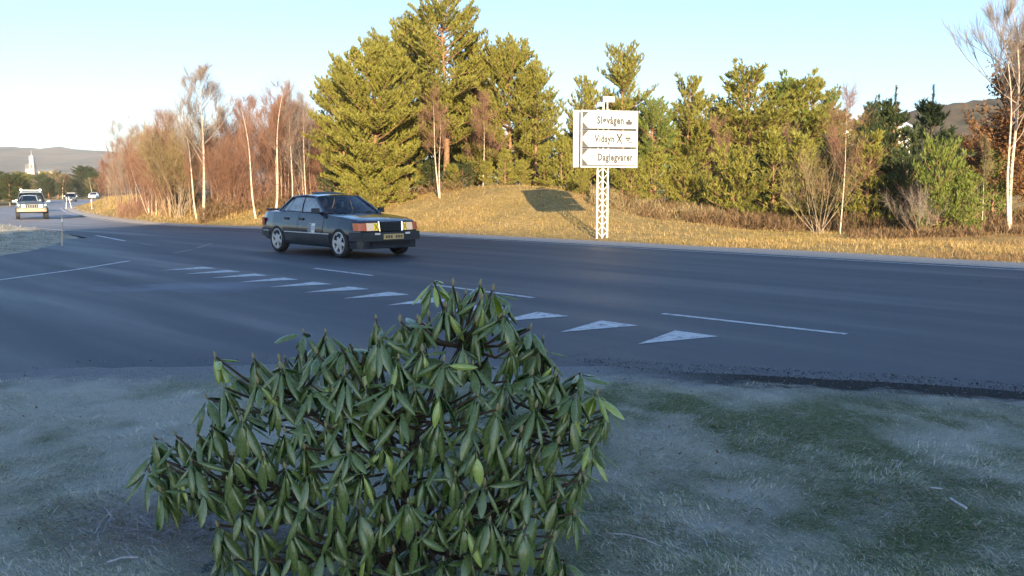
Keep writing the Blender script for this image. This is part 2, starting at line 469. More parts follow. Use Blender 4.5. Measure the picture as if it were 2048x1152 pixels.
# near lawn
lx = steps((-5.4, -4.2, 0.2), (-4.2, 7.2, 0.05), (7.2, 24, 0.6)); lt = np.concatenate([np.linspace(0, 0.35, 12)[:-1], np.linspace(0.35, 1, 130)])
X, T = np.meshgrid(lx, lt)
Yl = -14 + (lawn_edge(X) + 0.12 + 14) * T
Zl = lawn_z(X, Yl)
me = grid_mesh('lawn', X, Yl, Zl)
a = me.attributes.new('edge', 'FLOAT', 'POINT'); a.data.foreach_set('value', (lawn_edge(X) - Yl).astype(np.float32).ravel())
a = me.attributes.new('frost', 'FLOAT', 'POINT'); a.data.foreach_set('value', frost_at(X, Yl).astype(np.float32).ravel())
a = me.attributes.new('side', 'FLOAT', 'POINT'); a.data.foreach_set('value', X.astype(np.float32).ravel())
m = mat('frosted turf', (0.1, 0.12, 0.08), 0.9, spec=0.2); t = NT(m); p = t.pos()
n1 = t.noise(p, 26, 6, 0.7); n2 = t.noise(p, 120, 4, 0.75); n3 = t.noise(p, 3.5, 5, 0.65)
fr = t.attr('frost', 'Fac'); ed = t.attr('edge', 'Fac'); sd = t.attr('side', 'Fac')
turf = t.ramp(n1, [(0.3, (0.08, 0.125, 0.045)), (0.5, (0.19, 0.245, 0.11)), (0.68, (0.36, 0.34, 0.24))])
ff = t.math('ADD', t.math('MULTIPLY', n2, 0.9), t.math('MULTIPLY', t.math('SUBTRACT', fr, 0.55), 1.3))
turf = t.mix(t.val(ff, 0.32, 0.8, 0, 0.7), turf, (0.90, 0.88, 0.82))
grav = t.ramp(n2, [(0.32, (0.15, 0.16, 0.17)), (0.5, (0.34, 0.36, 0.38)), (0.66, (0.62, 0.65, 0.68))])
edn = t.math('ADD', ed, t.math('MULTIPLY', t.math('SUBTRACT', n3, 0.5), 0.9))
c = t.mix(t.val(edn, 1.0, 0.45), turf, grav)
dark = t.math('MULTIPLY', t.val(edn, 0.66, 0.42), t.val(sd, 0.6, 1.8))
c = t.mix(dark, c, t.ramp(n2, [(0.35, (0.014, 0.015, 0.017)), (0.68, (0.075, 0.08, 0.085))]))
c = t.mix(t.val(t.noise(p, 60, 5, 0.8), 0.56, 0.66, 0, 0.4), c, (0.08, 0.085, 0.055))
t.base(c); t.bump(n2, 1.0, 0.04)
M['turf'] = m
lawn = link('lawn', me, None, m); tag(lawn, kind='structure')

# traffic island of frosted grass between the two roads
isl = [xy(146, 474), xy(120, 462), xy(40, 446), (-27.8, 44.5), (-40, 60.0), (-62, 60), (-60, 8), (-24, 8.5), (-17, 12), xy(0, 513), xy(60, 504), xy(120, 489)]
def inside_island(x, y):
    n = len(isl); r = np.zeros(np.shape(x), bool)
    for i in range(n):
        x1, y1 = isl[i]; x2, y2 = isl[(i + 1) % n]
        r ^= ((y1 > y) != (y2 > y)) & (x < (x2 - x1) * (y - y1) / ((y2 - y1) if y2 != y1 else 1e-9) + x1)
    return r
def island_dist(x, y):
    d = np.full(np.shape(x), 1e9); n = len(isl)
    for i in range(n):
        ax, ay = isl[i]; bx, by = isl[(i + 1) % n]
        l2 = (bx - ax) ** 2 + (by - ay) ** 2
        u = np.clip(((x - ax) * (bx - ax) + (y - ay) * (by - ay)) / l2, 0, 1)
        d = np.minimum(d, np.hypot(x - ax - u * (bx - ax), y - ay - u * (by - ay)))
    return np.where(inside_island(x, y), d, -d)
def island_z(x, y):
    s = island_dist(x, y)
    return road_z(x, y) - 0.03 * (s < 0) + 0.10 * smooth(0.05, 0.8, s) + (fbm(x, y, 1.2, 51) - 0.5) * 0.22 * smooth(0.3, 1.5, s)
X, Y = np.meshgrid(steps((-63, -32, 1.5), (-32, -10, 0.22)), steps((7, 15, 1.0), (15, 48, 0.25), (48, 62, 1.5)))
V = np.stack([X.ravel(), Y.ravel(), island_z(X, Y).ravel()], 1)
r_, c_ = X.shape
i = np.arange(r_ - 1)[:, None] * c_ + np.arange(c_ - 1)[None, :]
F = np.stack([i, i + 1, i + 1 + c_, i + c_], -1).reshape(-1, 4)
keep = (island_dist(X, Y).ravel()[F] > -0.35).all(1)
me = np_mesh('traffic_island', V, F[keep], smooth_shade=True)
M['island'] = mottled('island turf', (0.20, 0.19, 0.14), (0.50, 0.46, 0.36), 2.5, 0.95, 0.5, lo=0.3, hi=0.65, dist=0.05)
o = link('traffic_island', me, None, M['island']); tag(o, kind='structure')

# gravel shoulder along the far edge
P = []
for y in list(np.arange(-3, 62, 0.6)) + list(np.arange(62, 210, 6)):
    x = float(far_edge(y)); z = float(road_z(x, y))
    w = 1.0 + 0.5 * float(vnoise(y, 0, 0.7, 2))
    P.append([(x - 0.18 + 0.1 * float(vnoise(y, 3, 1.5, 2)), y, z + 0.005), (x + 0.5, y, z + 0.03), (x + w, y + 0.1, z + 0.045), (x + w + 0.5, y + 0.2, z - 0.05)])
mb = MB(); mb.grid(P)
M['gravel'] = mottled('gravel shoulder', (0.30, 0.265, 0.23), (0.54, 0.48, 0.42), 30, 0.95, 0.6, detail=6, dist=0.02)
o = mb.build('gravel_shoulder', M['gravel'], None, 60); tag(o, kind='structure')
# ---------------------------------------------------------------- grass blades
def blades(name, x, y, z, length, width, lean, color, material, parent=None, rng=None, bend=0.5, az=None):
    n = len(x); rng = rng or np.random.default_rng(5)
    az = rng.uniform(0, 2 * PI, n) if az is None else az
    ux, uy = np.cos(az), np.sin(az)
    wx, wy = -uy * width / 2, ux * width / 2
    h1 = length * 0.55
    V = np.zeros((n, 5, 3))
    V[:, 0] = np.stack([x - wx, y - wy, z], 1); V[:, 1] = np.stack([x + wx, y + wy, z], 1)
    mx = x + ux * h1 * np.sin(lean); my = y + uy * h1 * np.sin(lean); mz = z + h1 * np.cos(lean)
    V[:, 2] = np.stack([mx - wx * .7, my - wy * .7, mz], 1); V[:, 3] = np.stack([mx + wx * .7, my + wy * .7, mz], 1)
    l2 = np.minimum(lean + bend, 1.9); h2 = length * 0.45
    V[:, 4] = np.stack([mx + ux * h2 * np.sin(l2), my + uy * h2 * np.sin(l2), np.maximum(mz + h2 * np.cos(l2), z + 0.003)], 1)
    b = np.arange(n)[:, None] * 5
    F = np.concatenate([b + [0, 1, 3], b + [0, 3, 2], b + [2, 3, 4]], 0)
    C = np.repeat(np.asarray(color)[:, None, :], 5, 1).reshape(-1, 3)
    return link(name, np_mesh(name, V.reshape(-1, 3), F, C), parent, material)

M['blade'] = blade_mat('grass blades')
rng = np.random.default_rng(11)
def pick(rng, n, cols):
    c = np.asarray(cols)[rng.integers(0, len(cols), n)]
    return c * rng.uniform(0.8, 1.2, (n, 1))
# lawn in front: matted blades whitened by frost where it lies thick
n = 400000
yy = 2.5 + (rng.uniform(0, 1, n) ** 1.35) * 4.7
xx = rng.uniform(-0.66, 0.66, n) * (yy + 0.6)
ok = (lawn_edge(xx) - yy > 0.28 + 0.5 * vnoise(xx, yy, 2.2, 4)) & (xx > -5.2)
ok &= rng.uniform(0, 1, n) < 0.68 + 0.32 * smooth(0.3, 0.62, fbm(xx, yy, 3.2, 77))
xx, yy = xx[ok], yy[ok]; n = len(xx)
fr = frost_at(xx, yy)
base = pick(rng, n, [(0.15, 0.24, 0.085), (0.20, 0.29, 0.10), (0.26, 0.33, 0.15), (0.42, 0.38, 0.26), (0.50, 0.47, 0.35), (0.30, 0.26, 0.18)])
w = np.clip((fr - 0.36 + rng.normal(0, 0.16, n)) * 2.0, 0, 0.92)[:, None]
w = w * rng.uniform(0.4, 1.05, (n, 1)).clip(0, 1)
colr = base * (1 - w) + np.array([0.94, 0.92, 0.84]) * w
ln = rng.uniform(0.014, 0.046, n) * (0.5 + 1.1 * fbm(xx, yy, 2.6, 78)) * np.where(rng.uniform(0, 1, n) > 0.985, 1.9, 1)
swirl = fbm(xx, yy, 1.4, 90) * 9.0 + rng.normal(0, 0.9, n)
o = blades('lawn_grass', xx, yy, lawn_z(xx, yy) - 0.004, ln, rng.uniform(0.002, 0.0048, n), rng.uniform(0.75, 1.5, n), colr, M['blade'], None, rng, 0.5, swirl)
tag(o, 'short matted lawn grass whitened by frost around the rhododendron', 'grass', kind='stuff')
# dead straw and thin twigs lying under the bush
n = 5200
cx = np.concatenate([rng.normal(-1.22, 0.32, n // 2), rng.normal(0.35, 0.9, n - n // 2)]); cy = np.concatenate([rng.normal(3.42, 0.16, n // 2), rng.uniform(3.1, 5.0, n - n // 2)])
colr = pick(rng, n, [(0.42, 0.40, 0.42), (0.30, 0.26, 0.20), (0.50, 0.52, 0.57), (0.22, 0.17, 0.12), (0.36, 0.33, 0.30)])
o = blades('straw_litter', cx, cy, lawn_z(cx, cy) + rng.uniform(0.0, 0.035, n), np.where(np.arange(n) < n // 2, rng.uniform(0.06, 0.2, n), rng.uniform(0.03, 0.09, n)), rng.uniform(0.0025, 0.005, n), rng.uniform(1.2, 1.52, n), colr, M['blade'], None, rng, 0.2)
tag(o, 'frosted straw and dead stalks lying on the lawn', 'litter', kind='stuff')
n = 420
cy = 3.2 + rng.uniform(0, 1, n) ** 1.4 * 3.0; cx = rng.uniform(-0.62, 0.62, n) * (cy + 0.6); k_ = (fbm(cx, cy, 1.6, 12) > 0.5) & (lawn_edge(cx) - cy > 0.3); cx, cy = cx[k_], cy[k_]; n = len(cx)
o = blades('leaf_litter', cx, cy, lawn_z(cx, cy) + 0.012, rng.uniform(0.02, 0.045, n), rng.uniform(0.008, 0.016, n), rng.uniform(1.1, 1.5, n), pick(rng, n, [(0.20, 0.12, 0.07), (0.28, 0.19, 0.12), (0.14, 0.09, 0.06), (0.36, 0.30, 0.24)]), M['blade'], None, rng, 0.3)
tag(o, 'brown bits of withered leaf scattered over the frosted lawn', 'leaf litter', kind='stuff')
# gravel grains spilled along the lawn's edge
n = 3800
gx = np.where(rng.uniform(0, 1, n) < 0.06, rng.uniform(-4.5, 1, n), rng.uniform(0.6, 6.5, n)); gy = lawn_edge(gx) - np.abs(rng.normal(0.1, 0.34, n)) + 0.26
sc = rng.uniform(0.0025, 0.0075, n) * np.where(rng.uniform(0, 1, n) > 0.95, 1.7, 1)
octa = np.array([(1, 0, 0), (-.9, .2, 0), (0, 1, .1), (.1, -1, 0), (0, 0, .8), (0, .1, -.7)])
of = np.array([(0, 2, 4), (2, 1, 4), (1, 3, 4), (3, 0, 4), (2, 0, 5), (1, 2, 5), (3, 1, 5), (0, 3, 5)])
V = octa[None] * sc[:, None, None] * rng.uniform(0.6, 1.2, (n, 6, 1))
a = rng.uniform(0, 6.28, n); ca, sa = np.cos(a)[:, None], np.sin(a)[:, None]
V = np.stack([V[:, :, 0] * ca - V[:, :, 1] * sa, V[:, :, 0] * sa + V[:, :, 1] * ca, V[:, :, 2]], -1)
gz = np.maximum(lawn_z(gx, gy), 0.0) + sc * 0.3
V += np.stack([gx, gy, gz], -1)[:, None]
F = (np.arange(n)[:, None, None] * 6 + of[None]).reshape(-1, 3)
colr = np.repeat(pick(rng, n, [(0.05, 0.055, 0.06), (0.10, 0.10, 0.105), (0.2, 0.2, 0.21), (0.40, 0.41, 0.43), (0.14, 0.13, 0.12), (0.28, 0.28, 0.29)])[:, None], 6, 1).reshape(-1, 3)
o = link('gravel', np_mesh('gravel', V.reshape(-1, 3), F, colr), None, M['blade'])
tag(o, 'loose dark gravel between the asphalt and the lawn', 'gravel', kind='stuff')

# dry grass on the far verge and the mound
def verge(n, y0, y1, s0, s1, lmin, lmax, wid, seed, cols, dens_scale=0.35):
    rng = np.random.default_rng(seed)
    y = rng.uniform(y0, y1, n); s = s0 + (s1 - s0) * rng.uniform(0, 1, n) ** 1.4
    g = far_edge(y + 0.5) - far_edge(y - 0.5); x = far_edge(y) + s * np.sqrt(1 + g * g)
    px = 1024 + FPX * x / y
    ok = (px > 120) & (px < 2150) & (y > 5) & (rng.uniform(0, 1, n) < 0.25 + 0.75 * smooth(0.35, 0.6, fbm(x, y, dens_scale, seed)))
    x, y, s = x[ok], y[ok], far_s(x[ok], y[ok]); n = len(x)
    z = land(x, y)
    patch = fbm(x, y, 0.30, 91); px = 1024 + FPX * x / y
    c = pick(rng, n, cols)
    red = np.clip((patch - 0.52) * 5, 0, 1)[:, None] * smooth(1080, 1300, px)[:, None] * 0.8
    c = c * (1 - red) + np.array([0.27, 0.14, 0.075]) * red
    grn = np.clip((0.44 - patch) * 5, 0, 1)[:, None] * 0.55
    c = c * (1 - grn) + np.array([0.21, 0.19, 0.045]) * grn
    edge = (1 - smooth(0.8, 2.2, s))[:, None] * 0.75
    c = c * (1 - edge) + np.array([0.46, 0.36, 0.22]) * edge
    L = rng.uniform(lmin, lmax, n) * (0.45 + 0.55 * smooth(0.8, 3.0, s)) * (0.6 + 0.8 * fbm(x, y, 0.8, seed + 3))
    return blades('verge_grass', x, y, z - 0.01, L, rng.uniform(0.6, 1.3, n) * wid, rng.uniform(0.1, 0.95, n), c, M['blade'], None, rng, 0.5)
straw = [(0.54, 0.37, 0.14), (0.60, 0.42, 0.17), (0.50, 0.34, 0.12), (0.44, 0.29, 0.10), (0.64, 0.47, 0.23), (0.40, 0.30, 0.10)]
o = verge(170000, 8, 47, 0.8, 13, 0.05, 0.18, 0.015, 61, straw)
tag(o, 'long dry yellow grass on the sunlit bank beyond the road', 'grass', kind='stuff')
o = verge(40000, 44, 150, 0.8, 7, 0.15, 0.45, 0.035, 62, straw)
tag(o, 'dry yellow grass along the bank of the far road bend', 'grass', kind='stuff')
rng = np.random.default_rng(15); n = 26000
x = rng.uniform(-34, -10, n); y = rng.uniform(16, 47, n)
ok = (island_dist(x, y) > 0.25) & (rng.uniform(0, 1, n) < 0.2 + 0.8 * smooth(0.35, 0.6, fbm(x, y, 0.6, 8)))
x, y = x[ok], y[ok]; n = len(x)
o = blades('island_grass', x, y, island_z(x, y) - 0.01, rng.uniform(0.05, 0.2, n), rng.uniform(0.008, 0.018, n), rng.uniform(0.3, 1.3, n),
           pick(rng, n, [(0.42, 0.36, 0.22), (0.28, 0.25, 0.16), (0.60, 0.59, 0.55), (0.22, 0.21, 0.13), (0.50, 0.40, 0.22)]), M['blade'], None, rng)
tag(o, 'frosted grass on the island between the two roads', 'grass', kind='stuff')

# ---------------------------------------------------------------- trees
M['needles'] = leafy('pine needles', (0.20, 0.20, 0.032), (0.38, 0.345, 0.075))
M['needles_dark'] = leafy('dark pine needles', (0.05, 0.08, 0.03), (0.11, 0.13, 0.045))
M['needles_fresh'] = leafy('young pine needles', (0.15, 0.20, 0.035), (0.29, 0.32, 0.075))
M['pine_bark'] = mottled('pine bark', (0.16, 0.09, 0.05), (0.34, 0.19, 0.10), 9, 0.9, 0.4)
m = mat('birch bark', (0.6, 0.5, 0.42), 0.75, spec=0.3); t = NT(m); p = t.coords('Object')
f = t.noise(t.mapping(p, (2.5, 2.5, 7.0)), 2.2, 5, 0.7)
t.base(t.ramp(f, [(0.34, (0.10, 0.07, 0.05)), (0.42, (0.42, 0.31, 0.22)), (0.6, (0.66, 0.54, 0.42))]))
M['birch_bark'] = m
M['brown_bark'] = mottled('brown twig bark', (0.20, 0.125, 0.07), (0.36, 0.24, 0.14), 7, 0.85)
M['grey_bark'] = mottled('grey branch bark', (0.22, 0.17, 0.12), (0.40, 0.31, 0.22), 7, 0.85)
M['twig_red'] = leafy('reddish birch twigs', (0.18, 0.095, 0.06), (0.29, 0.155, 0.10), trans=0.1)
M['twig_grey'] = leafy('greyish twigs', (0.22, 0.17, 0.13), (0.34, 0.27, 0.21), trans=0.1)
M['twig_olive'] = leafy('olive twigs', (0.21, 0.155, 0.075), (0.31, 0.235, 0.11), trans=0.1)
M['brown_leaf'] = leafy('withered brown leaves', (0.15, 0.075, 0.03), (0.30, 0.15, 0.055))
M['scrub'] = leafy('brown scrub', (0.10, 0.065, 0.035), (0.26, 0.16, 0.075), trans=0.2)

def unit(a): return a / np.maximum(np.linalg.norm(a, axis=-1, keepdims=True), 1e-9)
def rsphere(rng, n): return unit(rng.normal(0, 1, (n, 3)))

def needle_tris(P, D, tl, nn, rng, wid, spread=0.75, up=0.25):
    """bursts of narrow faces round shoot ends"""
    P = np.repeat(P, nn, 0); D = np.repeat(D, nn, 0); n = len(P)
    d = unit(D * 0.8 + rsphere(rng, n) * spread + np.array([0, 0, up]))
    b = P - D * tl * rng.uniform(-0.1, 0.8, (n, 1))
    w = unit(np.cross(d, rsphere(rng, n))) * wid / 2
    L = tl * rng.uniform(0.65, 1.2, (n, 1))
    V = np.stack([b - w, b + w, b + d * L * 0.55 + w * 1.0, b + d * L], 1)
    i = np.arange(n)[:, None] * 4
    F = np.concatenate([i + [0, 1, 2], i + [0, 2, 3]], 0)
    return V.reshape(-1, 3), F

def pine(seed, H, R, zb, shape, droop=0.0, nn=8, tl=0.2, wid=0.05, whorl=0.38, gap=0.0, candles=0, sub=1.0, lean=0.0):
    """trunk with limbs and a needle crown, as two meshes"""
    rng = np.random.default_rng(seed); rr = random.Random(seed)
    mb = MB(); TP = []; TD = []
    k = 9; ph = rr.uniform(0, 6)
    tr = [Vector((math.sin(ph + i * 0.8) * 0.05 * H / 8 + lean * (i / k) ** 2, math.cos(ph * 1.3 + i * 0.7) * 0.05 * H / 8, -0.3 + (H * 0.98 + 0.3) * i / k)) for i in range(k + 1)]
    r0 = 0.016 * H + 0.02
    mb.tube(tr, [r0 * (1 - 0.88 * i / k) for i in range(k + 1)], 7)
    def tpos(z):
        f = np.clip((z + 0.3) / (H * 0.98 + 0.3), 0, 1) * k; i = min(int(f), k - 1); return tr[i].lerp(tr[i + 1], f - i)
    z = zb
    while z < H * 0.97:
        rel = (z - zb) / (H - zb)
        if shape == 'cone': pr = (1 - rel) ** 0.85 * 0.95 + 0.06
        elif shape == 'round': pr = math.sqrt(max(0.02, 1 - (1.75 * rel - 0.75) ** 2 if rel > 0.43 else 1 - 0.35 * (0.43 - rel) / 0.43))
        else: pr = 0.35 + 0.65 * math.sin(PI * min(1, rel * 1.05 + 0.1)) ** 0.7 if rel < 0.85 else (1 - rel) * 2.6 + 0.25
        for b in range(rr.choice([4, 5, 5, 6])):
            if rr.random() < gap: continue
            az = rr.uniform(0, 2 * PI); L = max(0.25, R * pr * rr.uniform(0.78, 1.06))
            el = math.radians(rr.uniform(-8, 14) + 34 * rel ** 1.5 - droop * (1 - rel))
            d = Vector((math.cos(az) * math.cos(el), math.sin(az) * math.cos(el), math.sin(el)))
            p = tpos(min(z + rr.uniform(-0.24, 0.24), H * 0.97)); pts = [p.copy()]; m_ = 5
            for i in range(m_):
                d = (d + Vector((rr.uniform(-.12, .12), rr.uniform(-.12, .12), 0.09 + rr.uniform(-.05, .08)))).normalized()
                pts.append(pts[-1] + d * L / m_)
            rb = 0.010 * L + 0.006
            mb.tube(pts, [rb * (1.25 - i / m_) for i in range(m_ + 1)], 4, False)
            f = 0.22
            while f < 1.0:
                q = pts[min(int(f * m_), m_ - 1)].lerp(pts[min(int(f * m_), m_ - 1) + 1], f * m_ % 1)
                for sd in (-1, 1):
                    side = Vector((-d.y, d.x, 0)) * sd
                    sl = (L * 0.42 * (1.05 - f) + 0.16) * rr.uniform(0.6, 1.2) * sub
                    sdir = (d * rr.uniform(0.5, 1.0) + side * rr.uniform(0.5, 1.1) + Vector((0, 0, rr.uniform(0.0, 0.45)))).normalized()
                    nt = max(1, int(sl / 0.15))
                    for j in range(nt):
                        u = (j + 1) / nt; pos = q + sdir * sl * u + Vector((0, 0, 0.12 * sl * u * u))
                        TP.append(pos); TD.append((sdir + Vector((0, 0, 0.35 + 0.4 * u))).normalized())
                f += 0.24 / max(L, 0.6) * rr.uniform(0.8, 1.3)
            TP.append(pts[-1]); TD.append((d + Vector((0, 0, 0.6))).normalized())
        z += whorl * rr.uniform(0.75, 1.25) * (1 - 0.35 * rel)
    V, F = needle_tris(np.array([tuple(v) for v in TP]), np.array([tuple(v) for v in TD]), tl, nn, rng, wid)
    if candles:                                            # long leading shoots that stand up like bottle brushes
        CP = []; CD = []
        for c in range(candles):
            a = rr.uniform(0, 6.28); tilt = 0 if c == 0 else rr.uniform(0.12, 0.5); L = candles_len(c, rr)
            dd = Vector((math.cos(a) * math.sin(tilt), math.sin(a) * math.sin(tilt), math.cos(tilt)))
            p0 = tr[-1] - Vector((0, 0, 0.12 if c else 0.0))
            mb.tube([p0, p0 + dd * L], [0.02, 0.012], 5)
            for j in range(int(L / 0.035)): CP.append(p0 + dd * (0.05 + 0.035 * j)); CD.append(dd)
        V2, F2 = needle_tris(np.array([tuple(v) for v in CP]), np.array([tuple(v) for v in CD]), 0.085, 7, rng, 0.016, 0.9, 0.1)
        F = np.concatenate([F, F2 + len(V)]); V = np.concatenate([V, V2])
    return finish(mb.mesh('trunk', 60), np_mesh('crown', V, F))
def finish(tm, cm):
    a = np.zeros(len(cm.vertices) * 3); cm.vertices.foreach_get('co', a)
    return tm, cm, float(np.quantile(a[2::3], 0.998))
def candles_len(c, rr): return 0.72 if c == 0 else rr.uniform(0.25, 0.5)

def grow(mb, tw, rr, p, d, L, r, depth, up, spread, twl, kids):
    k = 4; pts = [p.copy()]
    for i in range(k):
        d = (d + Vector((rr.uniform(-1, 1), rr.uniform(-1, 1), rr.uniform(-0.6, 1) + up)) * 0.13).normalized()
        pts.append(pts[-1] + d * L / k)
    mb.tube(pts, [r * (1 - 0.72 * i / k) for i in range(k + 1)], 3 if depth < 2 else 4, False)
    if depth == 0:
        for i in range(1, k + 1):
            for j in range(1 + (i == k)):
                dd = (d + Vector((rr.uniform(-1, 1), rr.uniform(-1, 1), rr.uniform(-0.5, 1.0))) * spread * 0.75).normalized()
                tw.append((pts[i], dd, twl * rr.uniform(0.6, 1.5)))
        return
    for j in range(kids):
        f = rr.uniform(0.25, 1.0); i = min(int(f * k), k - 1); q = pts[i].lerp(pts[i + 1], f * k - i)
        dd = (d + Vector((rr.uniform(-1, 1), rr.uniform(-1, 1), rr.uniform(-0.2, 0.9))) * spread).normalized()
        grow(mb, tw, rr, q, dd, L * rr.uniform(0.42, 0.68), r * 0.5, depth - 1, up, spread, twl, kids)
    tw.append((pts[-1], d, twl))

def twig_mesh(mb, tw, rng, wid, reps=1):
    V0 = np.array(mb.v, float); 
    F0 = []
    for f in mb.f:
        F0 += [(f[0], f[i], f[i + 1]) for i in range(1, len(f) - 1)]
    P = np.array([tuple(a) for a, b, c in tw]); D = np.array([tuple(b) for a, b, c in tw]); L = np.array([c for a, b, c in tw])[:, None]
    n = len(P); V = []; F = []
    for rep in range(reps):                                # forking a little
        d = unit(D + rsphere(rng, n) * 0.28 * rep)
        w = unit(np.cross(d, rsphere(rng, n))) * wid / 2
        bend = rsphere(rng, n) * 0.08 * L
        mid_ = P + d * L * 0.5 + bend
        Q = np.stack([P - w, P + w, mid_ - w * 0.6, mid_ + w * 0.6, P + d * L + bend * 0.5 - w * 0.25, P + d * L + bend * 0.5 + w * 0.25], 1)
        i = np.arange(n)[:, None] * 6 + 6 * n * rep
        V.append(Q.reshape(-1, 3)); F.append(np.concatenate([i + [0, 1, 3], i + [0, 3, 2], i + [2, 3, 5], i + [2, 5, 4]], 0))
    V = np.concatenate(V); F = np.concatenate(F)
    return np_mesh('crown', np.concatenate([V0, V]), np.concatenate([np.array(F0), F + len(V0)]))

def birch(seed, H, lean=(0, 0), fork=0, kids=4, depth=2, nb=14, first=0.35, spread=0.75, twl=0.5, r0=0.065, wid=0.014, blen=0.34, wob=0.10, el=(25, 65), reps=1, bf=0.42):
    rr = random.Random(seed); rng = np.random.default_rng(seed)
    tb = MB(); mb = MB(); tw = []
    stems = [(0.0, lean)] + [(rr.uniform(0.3, 0.6), (lean[0] + rr.uniform(-1.0, 1.0), lean[1] + rr.uniform(-0.6, 0.6))) for _ in range(fork)]
    for si, (off, ln) in enumerate(stems):
        k = 10; hh = H * (1 if si == 0 else rr.uniform(0.7, 0.92)); w1, w2 = rr.uniform(0, 6), rr.uniform(0, 6)
        pts = []
        for i in range(k + 1):
            f = i / k
            pts.append(Vector((ln[0] * f ** 0.8 + wob * math.sin(w1 + f * 5.5) * (f + 0.15) - wob * math.sin(w1) * 0.15, ln[1] * f + wob * math.sin(w2 + f * 4.7) * f, -0.25 + (hh + 0.25) * f)))
        r = r0 * (1 if si == 0 else 0.75)
        tb.tube(pts, [r * (1.25 if i == 0 else 1 - 0.9 * i / k) for i in range(k + 1)], 6)
        for b in range(nb):
            f = first + (1 - first) * (b + rr.random()) / nb; i = min(int(f * k), k - 1); q = pts[i].lerp(pts[i + 1], f * k - i)
            az = rr.uniform(0, 6.28); e = math.radians(rr.uniform(*el))
            d = Vector((math.cos(az) * math.cos(e), math.sin(az) * math.cos(e), math.sin(e)))
            grow(mb, tw, rr, q, d, hh * blen * (1.08 - f) + 0.3, r * bf * (1.15 - f), depth - 1, 0.5, spread, twl, kids)
        tw.append((pts[-1], Vector((0, 0, 1)), twl * 1.2))
    return finish(tb.mesh('trunk', 60), twig_mesh(mb, tw, rng, wid, reps))

def fan_shrub(seed, H, n, spread, twl=0.5, r0=0.02, wid=0.014, kids=5, reps=4):
    rr = random.Random(seed); rng = np.random.default_rng(seed); tb = MB(); mb = MB(); tw = []
    for i in range(n):
        az = rr.uniform(0, 6.28); e = math.radians(rr.uniform(90 - spread, 88)); d = Vector((math.cos(az) * math.cos(e), math.sin(az) * math.cos(e), math.sin(e)))
        p = Vector((rr.uniform(-.12, .12), rr.uniform(-.12, .12), -0.1)); pts = [p.copy()]; L = H * rr.uniform(0.7, 1.05)
        for j in range(5):
            d = (d + Vector((rr.uniform(-.12, .12), rr.uniform(-.12, .12), 0.07))).normalized(); pts.append(pts[-1] + d * L / 5)
        tb.tube(pts, [r0 * (1 - 0.16 * j) for j in range(6)], 5)
        for c in range(kids):
            f = rr.uniform(0.3, 1.0); a = min(int(f * 5), 4); q = pts[a].lerp(pts[a + 1], f * 5 - a)
            dd = (d + Vector((rr.uniform(-1, 1), rr.uniform(-1, 1), rr.uniform(0, 1))) * 0.55).normalized()
            grow(mb, tw, rr, q, dd, L * 0.35, r0 * 0.45, 0, 0.5, 0.6, twl, 2)
    return finish(tb.mesh('stems', 60), twig_mesh(mb, tw, rng, wid, reps))

def leaf_tree(seed, H, R, n_leaf, mat_size=0.10):
    rr = random.Random(seed); rng = np.random.default_rng(seed); tb = MB(); mb = MB(); tw = []
    pts = [Vector((0.05 * math.sin(i), 0.05 * math.cos(i * 1.7), -0.2 + H * 0.95 * i / 8)) for i in range(9)]
    tb.tube(pts, [0.12 * (1 - 0.1 * i) for i in range(9)], 7)
    for b in range(40):
        f = 0.12 + 0.85 * b / 40; i = min(int(f * 8), 7); q = pts[i].lerp(pts[i + 1], f * 8 - i); az = rr.uniform(0, 6.28); e = math.radians(rr.uniform(5, 55))
        d = Vector((math.cos(az) * math.cos(e), math.sin(az) * math.cos(e), math.sin(e)))
        grow(mb, tw, rr, q, d, R * (1.1 - 0.75 * f), 0.03, 1, 0.3, 0.8, 0.35, 6)
    P = np.array([tuple(a + b * c * rr.random()) for a, b, c in tw for _ in range(max(1, n_leaf // len(tw)))]) ; n = len(P)
    P = P + rng.normal(0, 0.09, P.shape)
    d = unit(rsphere(rng, n) + np.array([0, 0, -0.4])); w = unit(np.cross(d, rsphere(rng, n))) * mat_size * 0.3
    L = mat_size * rng.uniform(0.6, 1.2, (n, 1))
    V = np.stack([P, P + d * L * .5 - w, P + d * L, P + d * L * .5 + w], 1).reshape(-1, 3)
    F = np.arange(n)[:, None] * 4 + np.array([[0, 1, 2, 3]])
    for v in mb.f: tb.add([mb.v[i] for i in v], [tuple(range(len(v)))])
    return finish(tb.mesh('trunk', 60), np_mesh('crown', V, F))

def plant(name, proto, mats, px, d, top_py, label, cat='tree', group=None, rz=None, wide=1.0, sink=0.0, loc=None):
    """a tree or shrub of its own: an Empty at its foot, trunk and crown as children"""
    tm, cm, H = proto
    if loc is None:
        while d < 70 and float(far_s((px - 1024) / FPX * d, d)) < 2.1: d += 0.4
        x = at(px, 400, d).x; z = landz(x, d) - sink; top = at(px, top_py, d).z; s = max(0.15, (top - z) / H)
    else: x, d, z, s = loc
    o = empty(name, (x, d, z), random.uniform(0, 6.28) if rz is None else rz)
    o.scale = (s * wide, s * wide, s)
    tag(o, label, cat, group)
    for nm, me, mt in (('trunk' if name != 'bare_shrub' else 'stems', tm, mats[0]), ('crown', cm, mats[1])):
        if not me.materials: me.materials.append(mt)
        c = bpy.data.objects.new(nm, me); COL.objects.link(c); c.parent = o
        if me.materials[0] != mt:
            c.material_slots[0].link = 'OBJECT'; c.material_slots[0].material = mt
    return o
random.seed(4)
PB = M['pine_bark']; ND = M['needles']; NDK = M['needles_dark']; NF = M['needles_fresh']
p_full = pine(101, 7.4, 2.9, 0.45, 'round', droop=6, nn=12, tl=0.19, wid=0.042, whorl=0.34)
